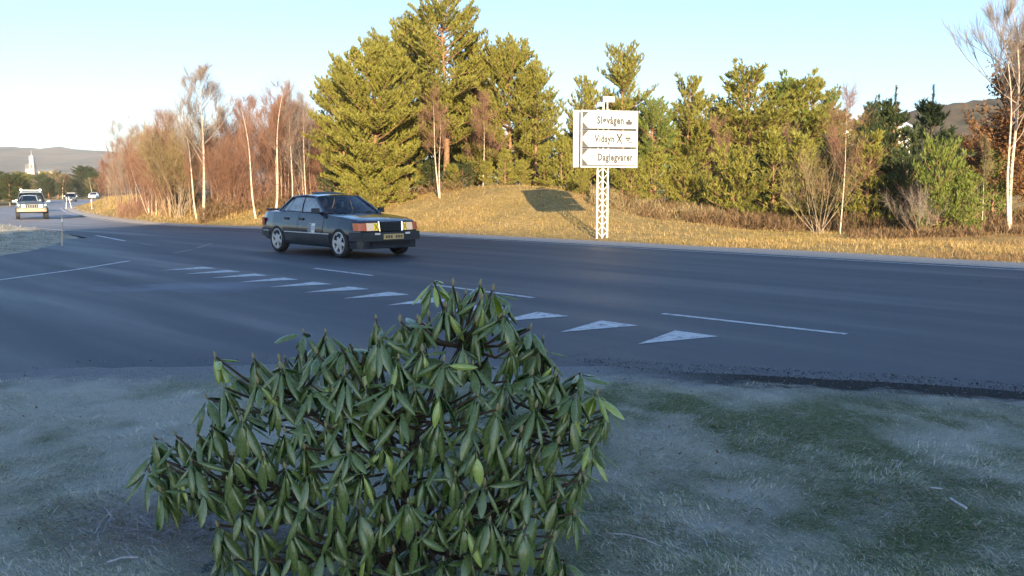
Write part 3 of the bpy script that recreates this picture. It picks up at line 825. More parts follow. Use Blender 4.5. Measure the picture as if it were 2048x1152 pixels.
p_tall = pine(102, 9.6, 2.7, 2.4, 'round', nn=10, tl=0.19, wid=0.040, whorl=0.42, gap=0.2, lean=0.3)
p_mid = pine(103, 7.8, 2.3, 1.4, 'round', nn=11, tl=0.18, wid=0.040, whorl=0.40, gap=0.1)
p_open = pine(104, 7.0, 2.0, 1.9, 'round', nn=10, tl=0.18, wid=0.038, whorl=0.42, gap=0.2)
p_cone = pine(105, 5.6, 1.9, 0.6, 'open', nn=11, tl=0.17, wid=0.038, whorl=0.34, gap=0.06)
p_cone2 = pine(106, 5.2, 1.35, 0.7, 'open', nn=11, tl=0.17, wid=0.037, whorl=0.34, gap=0.1)
p_young = pine(107, 3.4, 1.45, 0.2, 'cone', nn=9, tl=0.15, wid=0.034, whorl=0.26, candles=5)
p_young2 = pine(108, 3.0, 1.3, 0.15, 'cone', nn=9, tl=0.15, wid=0.034, whorl=0.25, candles=4)
p_bush = pine(109, 1.9, 1.15, 0.05, 'round', nn=9, tl=0.14, wid=0.032, whorl=0.22)
p_jun = pine(110, 2.4, 0.85, 0.05, 'cone', nn=9, tl=0.13, wid=0.03, whorl=0.2)

G = 'scots pines on the mound behind the road'
plant('pine_tree', p_full, (PB, ND), 752, 39.5, 84, 'broad bushy pine with branches down to the ground, left of the paired birch stems', 'tree', G, 0.4)
plant('pine_tree', p_tall, (PB, ND), 893, 42.5, -14, 'tallest pine of the mound, its open crown reaching the top of the picture', 'tree', G, 2.0, 1.12)
plant('pine_tree', p_mid, (PB, ND), 812, 44.5, 28, 'pine crown rising between the broad bushy pine and the tallest pine', 'tree', G, 1.2, 0.98)
plant('pine_tree', p_full, (PB, ND), 1020, 43.0, 78, 'rounded pine on the right side of the mound with full crown', 'tree', G, 3.4, 0.95)
plant('pine_tree', p_mid, (PB, ND), 950, 44.0, 60, 'slender pine just right of the tallest pine', 'tree', G, 4.4, 1.0)
plant('pine_tree', p_open, (PB, ND), 1072, 42.0, 132, 'lower sparse pine at the right rim of the mound cluster', 'tree', G, 5.1, 1.1)
plant('pine_tree', p_open, (PB, ND), 668, 43.5, 148, 'sparse pine peeping out behind the broad bushy pine on its thicket side', 'tree', G, 0.9, 0.95)
plant('pine_tree', p_mid, (PB, ND), 690, 42.5, 108, 'pine with loose crown behind the left half of the broad bushy pine', 'tree', G, 2.9, 0.75)
G = 'pines in the row behind the direction sign'
plant('pine_tree', p_open, (PB, ND), 1243, 46.0, 84, 'tall sparse pine rising directly behind the direction sign', 'tree', G, 1.0, 0.85)
plant('pine_tree', p_cone, (PB, ND), 1168, 45.5, 152, 'pine with ragged top peeping out left of the direction sign', 'tree', G, 2.0, 0.8)
plant('pine_tree', p_mid, (PB, NF), 1302, 45.0, 190, 'bushy pine just right of the direction sign boards', 'tree', G, 2.4, 0.9)
plant('pine_tree', p_cone, (PB, ND), 1372, 46.0, 152, 'pine with forked pointed top, second right of the direction sign', 'tree', G, 3.3, 1.0)
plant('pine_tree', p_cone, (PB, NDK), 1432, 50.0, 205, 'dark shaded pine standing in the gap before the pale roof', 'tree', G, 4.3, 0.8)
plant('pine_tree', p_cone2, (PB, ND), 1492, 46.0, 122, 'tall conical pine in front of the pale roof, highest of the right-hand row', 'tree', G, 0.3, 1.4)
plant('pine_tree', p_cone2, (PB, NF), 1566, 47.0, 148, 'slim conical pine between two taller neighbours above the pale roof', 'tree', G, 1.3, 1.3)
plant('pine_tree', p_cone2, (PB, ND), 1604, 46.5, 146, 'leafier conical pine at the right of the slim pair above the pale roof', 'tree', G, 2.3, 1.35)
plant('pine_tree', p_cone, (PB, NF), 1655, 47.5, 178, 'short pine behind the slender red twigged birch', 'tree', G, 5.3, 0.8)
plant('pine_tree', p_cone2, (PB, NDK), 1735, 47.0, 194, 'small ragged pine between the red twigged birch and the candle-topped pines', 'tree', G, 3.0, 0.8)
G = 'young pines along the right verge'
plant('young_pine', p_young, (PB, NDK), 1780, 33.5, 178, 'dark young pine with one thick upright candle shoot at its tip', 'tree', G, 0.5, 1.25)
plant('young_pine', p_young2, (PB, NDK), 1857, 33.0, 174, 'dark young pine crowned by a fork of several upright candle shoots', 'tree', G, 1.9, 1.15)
plant('young_pine', p_bush, (PB, NF), 1876, 28.8, 268, 'bright green young pine lit by the sun in front of the dark candle-topped pair', 'tree', G, 2.2, 0.62)
plant('young_pine', p_bush, (PB, NF), 1930, 28.6, 330, 'low yellow-green pine bush beside the foot of the crooked birch', 'tree', G, 0.7, 0.75)
plant('young_pine', p_jun, (PB, ND), 1735, 32.0, 262, 'sunlit pine bush at the left flank of the dark shaded hollow', 'tree', G, 3.9, 1.05)
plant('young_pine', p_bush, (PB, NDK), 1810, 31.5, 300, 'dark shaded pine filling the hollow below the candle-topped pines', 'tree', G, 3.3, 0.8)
plant('young_pine', p_jun, (PB, NF), 1985, 33.0, 300, 'olive young pine behind the crooked birch trunk', 'tree', G, 1.7, 1.1)
G = 'juniper and pine shrubs under the pines'
SH = [(1122, 38.5, 262, p_jun, ND, 'upright juniper shrub just left of the direction sign boards', 1.0), (1088, 39.5, 290, p_jun, ND, 'juniper shrub on the mound above the dark sign shadow', 1.1),
      (1010, 39.0, 296, p_jun, ND, 'pointed juniper shrub right of the second birch on the mound', 1.15), (1045, 39.5, 318, p_bush, ND, 'rounded shrub between two junipers on the crest of the mound', 0.9),
      (975, 40.0, 318, p_bush, ND, 'rounded green shrub beneath the second birch on the mound', 0.8), (1165, 36.5, 338, p_bush, ND, 'green shrub at the foot of the lattice sign post', 0.8),
      (1262, 37.0, 318, p_bush, ND, 'broad green shrub below the right edge of the sign boards', 1.0), (1310, 38.0, 292, p_jun, ND, 'tall green shrub right of the sign boards', 1.2),
      (1365, 37.5, 316, p_bush, ND, 'green shrub half way between the sign and the round pine bush', 0.9), (1468, 35.5, 284, p_bush, ND, 'round sunlit pine bush standing alone in front of the pale roof', 0.95),
      (1400, 39.5, 338, p_bush, ND, 'low shrub in the gap left of the round pine bush', 0.9), (1545, 37.5, 262, p_jun, ND, 'green juniper above the frosty hollow', 1.15),
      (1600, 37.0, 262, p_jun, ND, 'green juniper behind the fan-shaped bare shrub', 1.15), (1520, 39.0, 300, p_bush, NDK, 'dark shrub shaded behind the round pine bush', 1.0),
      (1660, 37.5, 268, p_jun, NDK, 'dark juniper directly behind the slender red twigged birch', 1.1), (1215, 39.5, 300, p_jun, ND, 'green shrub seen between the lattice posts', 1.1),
      (700, 38.4, 352, p_bush, ND, 'low pine shrub under the broad bushy pine', 0.9), (925, 41.5, 322, p_bush, NDK, 'shaded shrub behind the foot of the twin-stemmed birch', 1.3), (955, 42.5, 314, p_bush, ND, 'green shrub between the two bare birches on the mound', 1.3), (860, 42.0, 318, p_bush, NDK, 'dark shrub left of the twin-stemmed birch foot', 1.3), (748, 37.9, 350, p_bush, ND, 'spreading low pine branches before the trunk of the broad bushy pine', 1.1), (805, 39.0, 352, p_bush, ND, 'low green shrub between the broad bushy pine and the paired birch stems', 0.7)]
for px, d, ty, pr, mt, lb, w in SH: plant('evergreen_shrub', pr, (PB, mt), px, d, ty, lb, 'shrub', G, None, w)

rr = random.Random(41)
for i in range(34):
    px = rr.uniform(640, 1760); d = rr.uniform(50, 62)
    ty = float(np.interp(px, [640, 760, 900, 1050, 1120, 1200, 1300, 1400, 1500, 1720], [250, 190, 180, 210, 262, 215, 215, 250, 218, 232])) + rr.uniform(-12, 40)
    plant('pine_tree', rr.choice([p_full, p_full, p_mid, p_cone]), (PB, rr.choice([ND, ND, NDK])), px, d, ty, 'evergreen half hidden behind the front row of pines', 'tree', 'evergreens standing behind the front row of pines', None, 1.2)
for i in range(14):
    px = rr.uniform(655, 1130); d = rr.uniform(41, 46)
    plant('evergreen_shrub', rr.choice([p_bush, p_jun]), (PB, rr.choice([ND, NDK])), px, d, rr.uniform(318, 352), 'low evergreen growth in the shade under the mound pines', 'shrub', 'low growth under the mound pines', None, 1.1)
BB = M['birch_bark']; TR = M['twig_red']; TG = M['twig_grey']; TO = M['twig_olive']
b_big = birch(201, 8.0, (0.3, 0), 0, 5, 3, 16, 0.40, 0.8, 0.42, 0.10, 0.008, 0.40, 0.12, (20, 60), 3, 0.62)
b_bend = birch(202, 6.5, (-0.7, 0.1), 0, 4, 2, 15, 0.4, 0.75, 0.5, 0.075, 0.007, 0.36, 0.16, (25, 65), 5)
b_thin = birch(203, 5.5, (0.1, 0), 0, 3, 2, 16, 0.28, 0.6, 0.5, 0.042, 0.007, 0.30, 0.07, (45, 75), 6)
b_thin2 = birch(204, 5.0, (-0.2, 0.1), 1, 3, 2, 14, 0.25, 0.6, 0.5, 0.04, 0.007, 0.30, 0.08, (40, 75), 6)
b_twin = birch(205, 5.6, (-0.45, 0), 1, 4, 2, 14, 0.45, 0.8, 0.45, 0.055, 0.006, 0.26, 0.08, (15, 60), 4)
b_red = birch(206, 4.2, (0.15, 0), 0, 4, 2, 20, 0.22, 0.9, 0.42, 0.032, 0.006, 0.26, 0.06, (10, 60), 6)
b_right = birch(207, 8.6, (0.35, 0.1), 1, 5, 3, 11, 0.42, 0.5, 0.5, 0.085, 0.007, 0.46, 0.22, (25, 60), 2, 0.6)
s_fan = fan_shrub(208, 2.6, 11, 48, 0.6, 0.013, 0.005, 6)
s_olive = fan_shrub(209, 3.4, 20, 30, 0.7, 0.011, 0.006, 9, 8)

G = 'bare birches of the thicket left of the pines'
plant('birch_tree', b_big, (BB, TG), 405, 41.0, 122, 'tallest bare birch of the thicket with a straight pale trunk and wide crown', 'tree', G, 1.0)
plant('birch_tree', b_bend, (BB, TR), 547, 41.5, 150, 'bare birch whose pale trunk bends at its foot, just left of the dark saloon car', 'tree', G, 3.0, 1.0)
plant('birch_tree', b_bend, (BB, TR), 512, 42.5, 178, 'bare birch with slightly curved trunk beside the one with the bent foot', 'tree', G, 0.2, 0.9)
plant('birch_tree', b_bend, (BB, TG), 240, 52.0, 232, 'crooked pale birch at the far left end of the thicket', 'tree', G, 2.4, 1.0)
plant('birch_tree', b_bend, (BB, TG), 393, 42.0, 188, 'leaning birch stem crossing behind the tallest bare birch', 'tree', G, 0.6, 0.8)
plant('birch_tree', b_thin, (BB, TG), 584, 43.5, 142, 'thin tall birch with feathery top rising right of the bent-footed one', 'tree', G, 0.9, 0.9)
plant('birch_tree', b_thin, (BB, TG), 612, 44.5, 168, 'thin birch with pinkish feathery top nearest to the pines', 'tree', G, 2.2, 0.9)
plant('bare_shrub', s_olive, (M['grey_bark'], TO), 358, 42.0, 215, 'tall olive-twigged bush of many stems left of the tallest bare birch', 'shrub', G, 1.0, 1.15)
plant('bare_shrub', s_olive, (M['brown_bark'], TR), 325, 47.5, 246, 'lower brown-twigged bush at the left of the tall olive one', 'shrub', G, 2.0, 1.1)
plant('bare_shrub', s_olive, (M['brown_bark'], TR), 460, 46.5, 262, 'brown-twigged bush between the tallest birch and the curved one', 'shrub', G, 3.0, 1.0)
rr = random.Random(31)
tops = ([205, 240, 300, 350, 400, 450, 480, 520, 560, 600, 640, 670], [300, 256, 226, 200, 200, 204, 184, 166, 172, 184, 212, 236])
for i in range(150):
    px = rr.uniform(212, 668) if i < 92 else rr.uniform(540, 668); d = rr.uniform(46, 54) if px > 330 else rr.uniform(50, 66)
    ty = float(np.interp(px, *tops)) + rr.choice([4, 12, 25, 40, 60, 85, 100]) + rr.uniform(-4, 8)
    pr, mt = rr.choice([(b_thin, TR), (b_thin2, TR), (b_thin, TR), (b_thin2, TG), (b_red, TR), (b_thin2, TR)])
    plant('birch_tree', pr, (rr.choice([BB, M['grey_bark'], M['brown_bark'], M['brown_bark']]), mt), px, d, min(ty, 330), 'thin leafless tree with reddish twigs in the dense thicket left of the pines', 'tree', 'thin stems of the thicket left of the pines', None, rr.uniform(0.75, 1.1))
plant('birch_tree', b_twin, (BB, TR), 880, 38.6, 165, 'bare birch with two pale stems rising from one foot on the mound', 'tree', None, 0.0, 0.95)
plant('birch_tree', b_red, (BB, TR), 966, 40.0, 172, 'reddish bare birch standing right of the twin-stemmed one on the mound', 'tree', None, 1.0, 0.95)
plant('birch_tree', b_red, (BB, TR), 1682, 29.6, 150, 'slender red twigged birch with straight pinkish stem beside the fan-shaped bare shrub', 'tree', None, 0.4, 0.85)
plant('bare_shrub', s_fan, (M['grey_bark'], TO), 1640, 30.0, 262, 'fan-shaped bare shrub with many thin pale stems on the right verge', 'shrub', None, 0.4, 1.05)
plant('bare_shrub', s_fan, (M['brown_bark'], M['twig_grey']), 1845, 27.6, 360, 'small brown bare shrub in front of the bright green young pine', 'shrub', None, 1.4, 1.2)
plant('birch_tree', b_right, (BB, TG), 2026, 28.2, -60, 'tall bare birch with a crooked pale trunk at the right end of the verge', 'tree', None, 2.7, 1.0)
plant('birch_tree', b_thin, (BB, TO), 1966, 29.6, 262, 'thin straight pale stem between the green bushes and the crooked birch', 'tree', None, 0.7, 0.9)
plant('birch_tree', b_red, (M['brown_bark'], TR), 1580, 40.5, 236, 'reddish sapling in front of the conical pines', 'tree', None, 2.0, 0.7)
plant('birch_tree', b_red, (M['brown_bark'], TR), 1436, 41.0, 222, 'brown-twigged sapling before the dark shaded pine', 'tree', None, 2.0, 0.7)
lt = leaf_tree(301, 6.4, 2.6, 26000, 0.13)
plant('brown_leaf_tree', lt, (M['brown_bark'], M['brown_leaf']), 2085, 33.0, 70, 'tree still holding brown withered leaves at the right border of the picture', 'tree', None, 0.0, 1.05)
plant('brown_leaf_tree', lt, (M['brown_bark'], M['brown_leaf']), 2010, 37.0, 236, 'lower brown-leaved tree behind the crooked birch trunk', 'tree', None, 2.0, 1.1)
plant('brown_leaf_tree', lt, (M['brown_bark'], M['brown_leaf']), 1945, 42.0, 268, 'brown-leaved bush behind the bright green young pine', 'tree', None, 3.0, 1.1)

# brown scrub, heather and dead growth at the foot of the trees, too dense to count
def scrub(n, regions, seed, label, mats, tl=0.22, wid=0.02):
    rng = np.random.default_rng(seed); P = []
    for (px0, px1, d0, d1, h, share) in regions:
        k = int(n * share); px = rng.uniform(px0, px1, k); d = rng.uniform(d0, d1, k); x = (px - 1024) / FPX * d
        cl = fbm(x, d, 0.8, seed); keep = rng.uniform(0, 1, k) < smooth(0.38, 0.58, cl)
        x, d, cl = x[keep], d[keep], cl[keep]
        P.append(np.stack([x, d, land(x, d) + rng.uniform(0, 1, len(x)) ** 1.5 * h * (0.3 + 1.3 * (cl - 0.3))], 1))
    P = np.concatenate(P); D = unit(rsphere(rng, len(P)) * 0.7 + np.array([0, 0, 0.9]))
    V, F = needle_tris(P, D, tl, 4, rng, wid, 0.6, 0.4)
    o = link('undergrowth', np_mesh('undergrowth', V, F), None, mats); return tag(o, label, 'undergrowth', kind='stuff')
scrub(13000, [(1230, 1560, 31, 37, 0.8, .4), (1500, 2080, 30.5, 35, 0.8, .45), (1700, 2080, 27, 30, 0.3, .15)], 71, 'tangled brown scrub and heather at the foot of the young pines', M['scrub'])
scrub(11000, [(400, 670, 44, 50, 1.0, .7), (640, 1120, 40, 43, 0.6, .3)], 72, 'brown tangle of dead bracken under the birch thicket', M['scrub'])
scrub(16000, [(430, 668, 46, 53, 2.6, 0.75), (240, 430, 54, 60, 1.6, 0.25)], 74, 'dense reddish brown thicket of thin twigs behind the birch stems', M['twig_red'], 0.4, 0.012)
scrub(5000, [(1180, 1460, 33, 36, 0.9, 1.0)], 73, 'olive green low growth below the direction sign boards', M['twig_olive'])

# ---------------------------------------------------------------- far background
rr = random.Random(8)
for i in range(46):                                        # wood beyond the bend
    px = rr.uniform(-30, 215); d = rr.uniform(195, 270)
    ty = float(np.interp(px, [-30, 30, 80, 140, 215], [345, 345, 342, 336, 330])) + rr.uniform(-3, 22)
    kind = rr.random()
    if kind < 0.55: plant('pine_tree', rr.choice([p_full, p_cone, p_mid]), (PB, rr.choice([NDK, ND])), px, d, ty, 'distant evergreen of the wood beyond the far road', 'tree', 'evergreens of the distant wood', None, 1.5)
    else: plant('birch_tree', rr.choice([b_thin2, b_red, b_bend]), (BB, rr.choice([TO, TR])), px, d, ty, 'distant leafless tree of the wood beyond the far road', 'tree', 'leafless trees of the distant wood', None, 1.6)
for i in range(16):                                        # dark row on the near side of the far road
    px = rr.uniform(-90, 70); d = rr.uniform(105, 135)
    loc = ((px - 1024) / FPX * d, d, -0.3, 0)
    top = at(px, rr.uniform(332, 366) - (6 if px < 20 else -10), d).z
    pr = rr.choice([p_full, p_cone, p_mid])
    plant('pine_tree', pr, (PB, NDK), px, d, 0, 'dark evergreen beside the far road behind the oncoming cars', 'tree', 'dark evergreens beside the far road', None, 1.3, loc=(loc[0], d, -0.4, (top + 0.4) / pr[2]))

def ridge(name, prof, d, depth, material, seed, step=None):
    """hill: a real slope that falls away in front and behind its crest"""
    xs_ = np.linspace(prof[0][0], prof[-1][0], 160); P = []
    crest = np.interp(xs_, [p[0] for p in prof], [p[1] for p in prof])
    for f, h in ((-1.0, -0.05), (-0.7, 0.16), (-0.45, 0.42), (-0.22, 0.76), (-0.08, 0.95), (0, 1.0), (0.25, 0.9), (0.8, 0.3)):
        dd = d + depth * f
        row = []
        for x_, c_ in zip(xs_, crest):
            nz = float(fbm(x_ / d * 40 + 100, f * 6 + 30, 1.0, seed)) - 0.5
            top = at(x_, c_, d).z
            row.append(((x_ - 1024) / FPX * d * (1 + 0.0 * f), dd, top * h * (1 + 0.30 * nz * (1 - abs(h - 0.5))) + nz * 0.02 * top))
        P.append(row)
    mb = MB(); mb.grid(P); o = mb.build(name, material, None, 80); return tag(o, kind='structure')
m = mottled('heath hill', (0.085, 0.075, 0.045), (0.20, 0.155, 0.10), 0.012, 0.95, 0, 8, 0.35, 0.62, 0.1)
M['hill'] = m
m = mottled('wooded hill', (0.05, 0.05, 0.025), (0.15, 0.10, 0.05), 0.06, 0.95, 0, 8, 0.35, 0.62, 0.1); M['hill_near'] = m
ridge('hill', [(-900, 330), (-300, 318), (-60, 308), (0, 301), (12, 297), (60, 296), (72, 293), (110, 298), (135, 296), (160, 300), (260, 306), (500, 312), (900, 330)], 1700, 900, M['hill'], 3)
ridge('hill', [(1450, 300), (1700, 262), (1800, 230), (1860, 210), (1960, 202), (2100, 190), (2300, 185), (2700, 200)], 420, 240, M['hill_near'], 4)
# ---------------------------------------------------------------- buildings
def gable_house(root, w, dep, h, roof_h, wall_m, roof_m, over=0.35):
    mb = MB(); mb.box(-w/2, w/2, -dep/2, dep/2, -1.5, h)
    mb.prism([(-dep/2, h), (dep/2, h), (0, h + roof_h)], -w/2, w/2)
    n = 6; b = len(mb.v) - n
    for i in range(b, b + n): y, z, x = mb.v[i]; mb.v[i] = (x, y, z)
    wall = mb.build('wall', wall_m, root)
    mb = MB(); k = roof_h / (dep / 2)
    for s in (-1, 1):
        P = [[(x, s * y, h + roof_h - k * y + 0.02) for x in (-w/2 - over, w/2 + over)] for y in (0, dep / 2 + over)]
        mb.slab(P, (0, 0, 0.16))
    mb.build('roof', roof_m, root)
    return wall
M['white_wall'] = mottled('white boarding', (0.70, 0.69, 0.66), (0.80, 0.79, 0.76), 3, 0.8)
M['pale_roof'] = mottled('frosted roof', (0.46, 0.50, 0.56), (0.66, 0.70, 0.76), 1.2, 0.7)
M['slate'] = mottled('slate', (0.12, 0.12, 0.125), (0.2, 0.2, 0.21), 2, 0.8)
M['window'] = mat('window glass', (0.03, 0.04, 0.05), 0.05, spec=0.8)
M['cream_wall'] = mottled('cream boarding', (0.5, 0.40, 0.30), (0.58, 0.47, 0.36), 3, 0.8)
M['grey_wall'] = mottled('grey boarding', (0.34, 0.33, 0.32), (0.42, 0.41, 0.40), 2, 0.85)

def house(px, d, py_eave, py_ridge, w, label, rz=0.0):
    b = at(px, py_eave, d); top = at(px, py_ridge, d).z; z0 = landz(b.x, d)
    r = empty('house', (b.x, d, z0), rz); tag(r, label, 'house', 'pale houses behind the pines')
    wl = gable_house(r, w, 8.0, b.z - z0, top - b.z, M['white_wall'], M['pale_roof'])
    k = int(w / 2.6)
    for i in range(k):
        x = -w/2 + (i + 0.5) * w / k; f = MB(); zc = (b.z - z0) * 0.62
        f.box(x - 0.6, x + 0.6, -4.05, -4.003, zc - 0.65, zc + 0.65); wd = f.build('window', M['white_metal'], r)
        g = MB(); g.box(x - 0.5, x + 0.5, -4.07, -4.052, zc - 0.55, zc + 0.55); g.build('pane', M['window'], wd)
    return r
house(1475, 84, 278, 250, 11.0, 'pale house with frosted roof glimpsed left of the tall conical pine')
house(1640, 80, 262, 232, 13.0, 'long pale house with frosted roof behind the slender red twigged birch', 0.1)

# church on a rise far away
ridge('hill', [(-600, 372), (-250, 356), (-60, 349), (40, 345), (110, 346), (170, 350), (300, 360), (500, 372)], 640, 260, M['hill_near'], 9)
c0 = at(62, 346, 618); ch = empty('church', (c0.x, 618, c0.z - 2), 0.25)
tag(ch, 'white church with a pointed tower on the far hillside at the left', 'church')
gable_house(ch, 7, 5.5, 6.0, 3.6, M['white_wall'], M['slate'])
mb = MB(); mb.box(0.0, 3.8, -4.6, -0.8, -1, 10.4); mb.build('tower', M['cream_wall'], ch); ch.scale = (.85, .85, .85)
mb = MB(); mb.prism([(0.2, -4.4), (3.6, -4.4), (3.6, -1.0), (0.2, -1.0)], 10.41, 15.5)
mb.prism([(-0.3, -4.9), (4.1, -4.9), (4.1, -.5), (-0.3, -.5)], 15.52, 17.6, [(1.6, -3.0), (2.2, -3.0), (2.2, -2.4), (1.6, -2.4)]); mb.prism([(1.75, -2.85), (2.05, -2.85), (2.05, -2.55), (1.75, -2.55)], 17.62, 21.0); mb.build('spire', M['grey_wall'], ch)
for x in (-2.6, -1.2): 
    mb = MB(); mb.box(x - .3, x + .3, -2.82, -2.77, 2.2, 4.8); mb.build('window', M['window'], ch)
mb = MB(); mb.box(1.3, 2.5, -4.67, -4.62, 6.5, 9); mb.build('window', M['window'], ch)
for i, (px, w) in enumerate(((88, 6), (100, 5))):
    p = at(px, 343, 612); r = empty('house', (p.x, 612, p.z - 2.5), 0.3 * i)
    tag(r, ('low cream house beside the church on the far hillside', 'smaller cream house at the right of the church houses')[i], 'house', 'houses by the far church')
    gable_house(r, w, 5, 2.6, 1.5, M['cream_wall'], M['slate'])
    mb = MB(); mb.box(-0.8, 0.8, -2.56, -2.51, 1.0, 2.0); mb.build('window', M['window'], r)

# unseen tall hall behind the lawn, sited and cut to shade the junction
HH = 26.4
o = empty('hall', (-2.7, -67.3, 0), -PI / 4); tag(o, 'long flat-roofed hall behind the lawn that shades the road junction', 'building')
mb = MB(); mb.prism([(0, 0), (20, -14), (58, -14), (58, 0)], -0.5, HH - 0.3); mb.build('wall', M['white_wall'], o)  # slanted end follows the sun line; walls white to bounce light onto the lawn
mb = MB(); mb.prism([(-0.02, 0.02), (20, -14.02), (58.02, -14.02), (58.02, 0.02)], HH - 0.298, HH); mb.build('roof', M['slate'], o)
for i in range(10):
    for k in range(5):
        x = 3 + i * 5.1; z = 2.0 + 4.6 * k
        mb = MB(); mb.box(x, x + 2.2, 0.003, 0.05, z, z + 1.5); mb.build('window', M['window'], o)

# ---------------------------------------------------------------- direction sign
def text_mesh(s, size, name='lettering', ext=0.002):
    cu = bpy.data.curves.new(name, 'FONT'); cu.body = s; cu.size = size; cu.extrude = ext; cu.offset = 0.014; cu.space_character = 1.12; cu.resolution_u = 3
    ob = bpy.data.objects.new(name, cu); COL.objects.link(ob); bpy.context.view_layer.update()
    me = bpy.data.meshes.new_from_object(ob.evaluated_get(bpy.context.evaluated_depsgraph_get()))
    bpy.data.objects.remove(ob); bpy.data.curves.remove(cu); me.name = name
    return me
sp = gnd(1206, 476, 0.06); sz = landz(sp.x, sp.y)
sg = empty('direction_sign', (sp.x, sp.y, sz - 0.02), math.radians(12))
tag(sg, 'white direction sign with three arrow boards on a lattice post at the roadside', 'sign')
zt = at(1215, 221, sp.y).z - sz; zbm = at(1215, 331, sp.y).z - sz
WL, WR = -0.69, 0.985; bh = (zt - zbm) / 3
fr_ = MB()
for z in (zbm - 0.02, zt - 0.0): fr_.box(WL - .03, WR + .03, -0.035, 0.03, z - 0.02, z + 0.02)
for x in (WL - 0.03, WR + 0.0): fr_.box(x, x + 0.035, -0.037, 0.032, zbm - 0.043, zt + 0.023)
fr_.build('frame', M['galvanised'], sg)
TXT = [('Daglegvarer', 0.50, 1.44), ('Vidsyn', 0.32, 0.76), ('Sløvågen', 0.48, 1.03)]
for i, (s, x0, tw_) in enumerate(TXT):
    z0 = zbm + bh * i + 0.022; z1 = zbm + bh * (i + 1) - 0.022; zc = (z0 + z1) / 2
    mb = MB(); mb.box(WL + 0.008, WR - 0.004, -0.03, 0.01, z0, z1)
    bd = mb.build('arrow_board', M['sign_face'], sg); tag(bd, ('lowest board reading Daglegvarer', 'middle board reading Vidsyn with two pictograms', 'top board reading Sløvågen with a ferry mark')[i])
    mb = MB(); w = 0.20; e = 0.012                         # black corners leave a white arrow head pointing left
    for q in ([(WL + e, zc + 0.03), (WL + e, z1 - e), (WL + w, z1 - e)], [(WL + e, zc - 0.03), (WL + w, z0 + e), (WL + e, z0 + e)]):
        mb.add([(a, -0.033, b) for a, b in q] + [(a, -0.0305, b) for a, b in q], [(0, 1, 2), (5, 4, 3), (0, 3, 4, 1), (1, 4, 5, 2), (2, 5, 3, 0)])
    mb.box(WL + e, WR - 0.02, -0.0325, -0.0305, z0 + 0.004, z0 + 0.012); mb.box(WL + e, WR - 0.02, -0.0325, -0.0305, z1 - 0.012, z1 - 0.004)
    mb.build('arrow_corner', M['sign_black'], bd)
    me = text_mesh(s, 0.33)
    xsn = [v.co.x for v in me.vertices]; k = (tw_ - 0.0) / (max(xsn) - min(xsn)); 
    tx = link('lettering', me, bd, M['sign_black'])
    x_start = {'Sløvågen': -0.235, 'Vidsyn': -0.31, 'Daglegvarer': -0.20}[s]
    tw_ = {'Sløvågen': 0.82, 'Vidsyn': 0.61, 'Daglegvarer': 1.08}[s]; k = tw_ / (max(xsn) - min(xsn))
    tx.scale = (k, min(1.15, k * 1.45), 1); tx.rotation_euler = (PI / 2, 0, 0); tx.location = (x_start - min(xsn) * k, -0.0325, zc - 0.10)
    if i == 2:
        mb = MB()                                          # ferry mark
        mb.prism([(0.66, zc - 0.12), (0.83, zc - 0.12), (0.85, zc - 0.02), (0.64, zc - 0.02)], 0, 0.002); mb.prism([(0.70, zc - 0.018), (0.79, zc - 0.018), (0.79, zc + 0.03), (0.70, zc + 0.03)], 0, 0.002)
        mb.v = [(x, -0.0325 + z, y) for x, y, z in mb.v]; mb.build('ferry_mark', M['sign_black'], bd)
    if i == 1:
        mb = MB()                                          # knife and fork
        for a, b, w in (((0.37, zc - 0.15), (0.54, zc + 0.15), 0.032), ((0.54, zc - 0.15), (0.38, zc + 0.15), 0.032)):
            d = Vector((b[0] - a[0], b[1] - a[1])).normalized(); nn = Vector((-d.y, d.x)) * w / 2
            mb.add([(a[0]-nn.x, -0.0325, a[1]-nn.y), (a[0]+nn.x, -0.0325, a[1]+nn.y), (b[0]+nn.x*1.8, -0.0325, b[1]+nn.y*1.8), (b[0]-nn.x*1.8, -0.0325, b[1]-nn.y*1.8)], [(0, 1, 2, 3)])
        mb.build('cutlery_mark', M['sign_black'], bd)
        mb = MB()                                          # second pictogram: a cup on its saucer lines
        for x0_, x1_, a, b in ((0.66, 0.75, 0.10, 0.13), (0.64, 0.80, -0.01, 0.05), (0.67, 0.77, -0.055, -0.02), (0.72, 0.86, -0.12, -0.09)):
            mb.add([(x0_, -0.0325, zc + a), (x1_, -0.0325, zc + a), (x1_ + 0.02, -0.0325, zc + b), (x0_, -0.0325, zc + b)], [(0, 1, 2, 3)])
        mb.build('cafe_mark', M['sign_black'], bd)
mb = MB(); mb.box(WL - 0.19, WR - 0.4, 0.20, 0.24, zbm - 0.03, zt + 0.03); mb.build('rear_board', M['sign_face'], sg)
for x in (-0.16, 0.0, 0.16):
    mb = MB(); mb.tube([(x, 0.10, -0.1), (x, 0.10, zt + (0.06 if x else 0.30))], 0.026, 8); mb.build('post', M['white_metal'], sg)
mb = MB(); z = 0.05; k = 0
while z < zbm:
    for a, b in ((-0.16, 0.0), (0.16, 0.0)):
        p, q_ = (a, b) if k % 2 else (b, a)
        mb.tube([(p, 0.10, z), (q_, 0.10, z + 0.17)], 0.011, 5)
    z += 0.17; k += 1
mb.build('lattice_brace', M['white_metal'], sg)
mb = MB(); mb.box(-0.03, 0.32, 0.05, 0.09, zt + 0.27, zt + 0.43); mb.build('top_plate', M['sign_face'], sg)
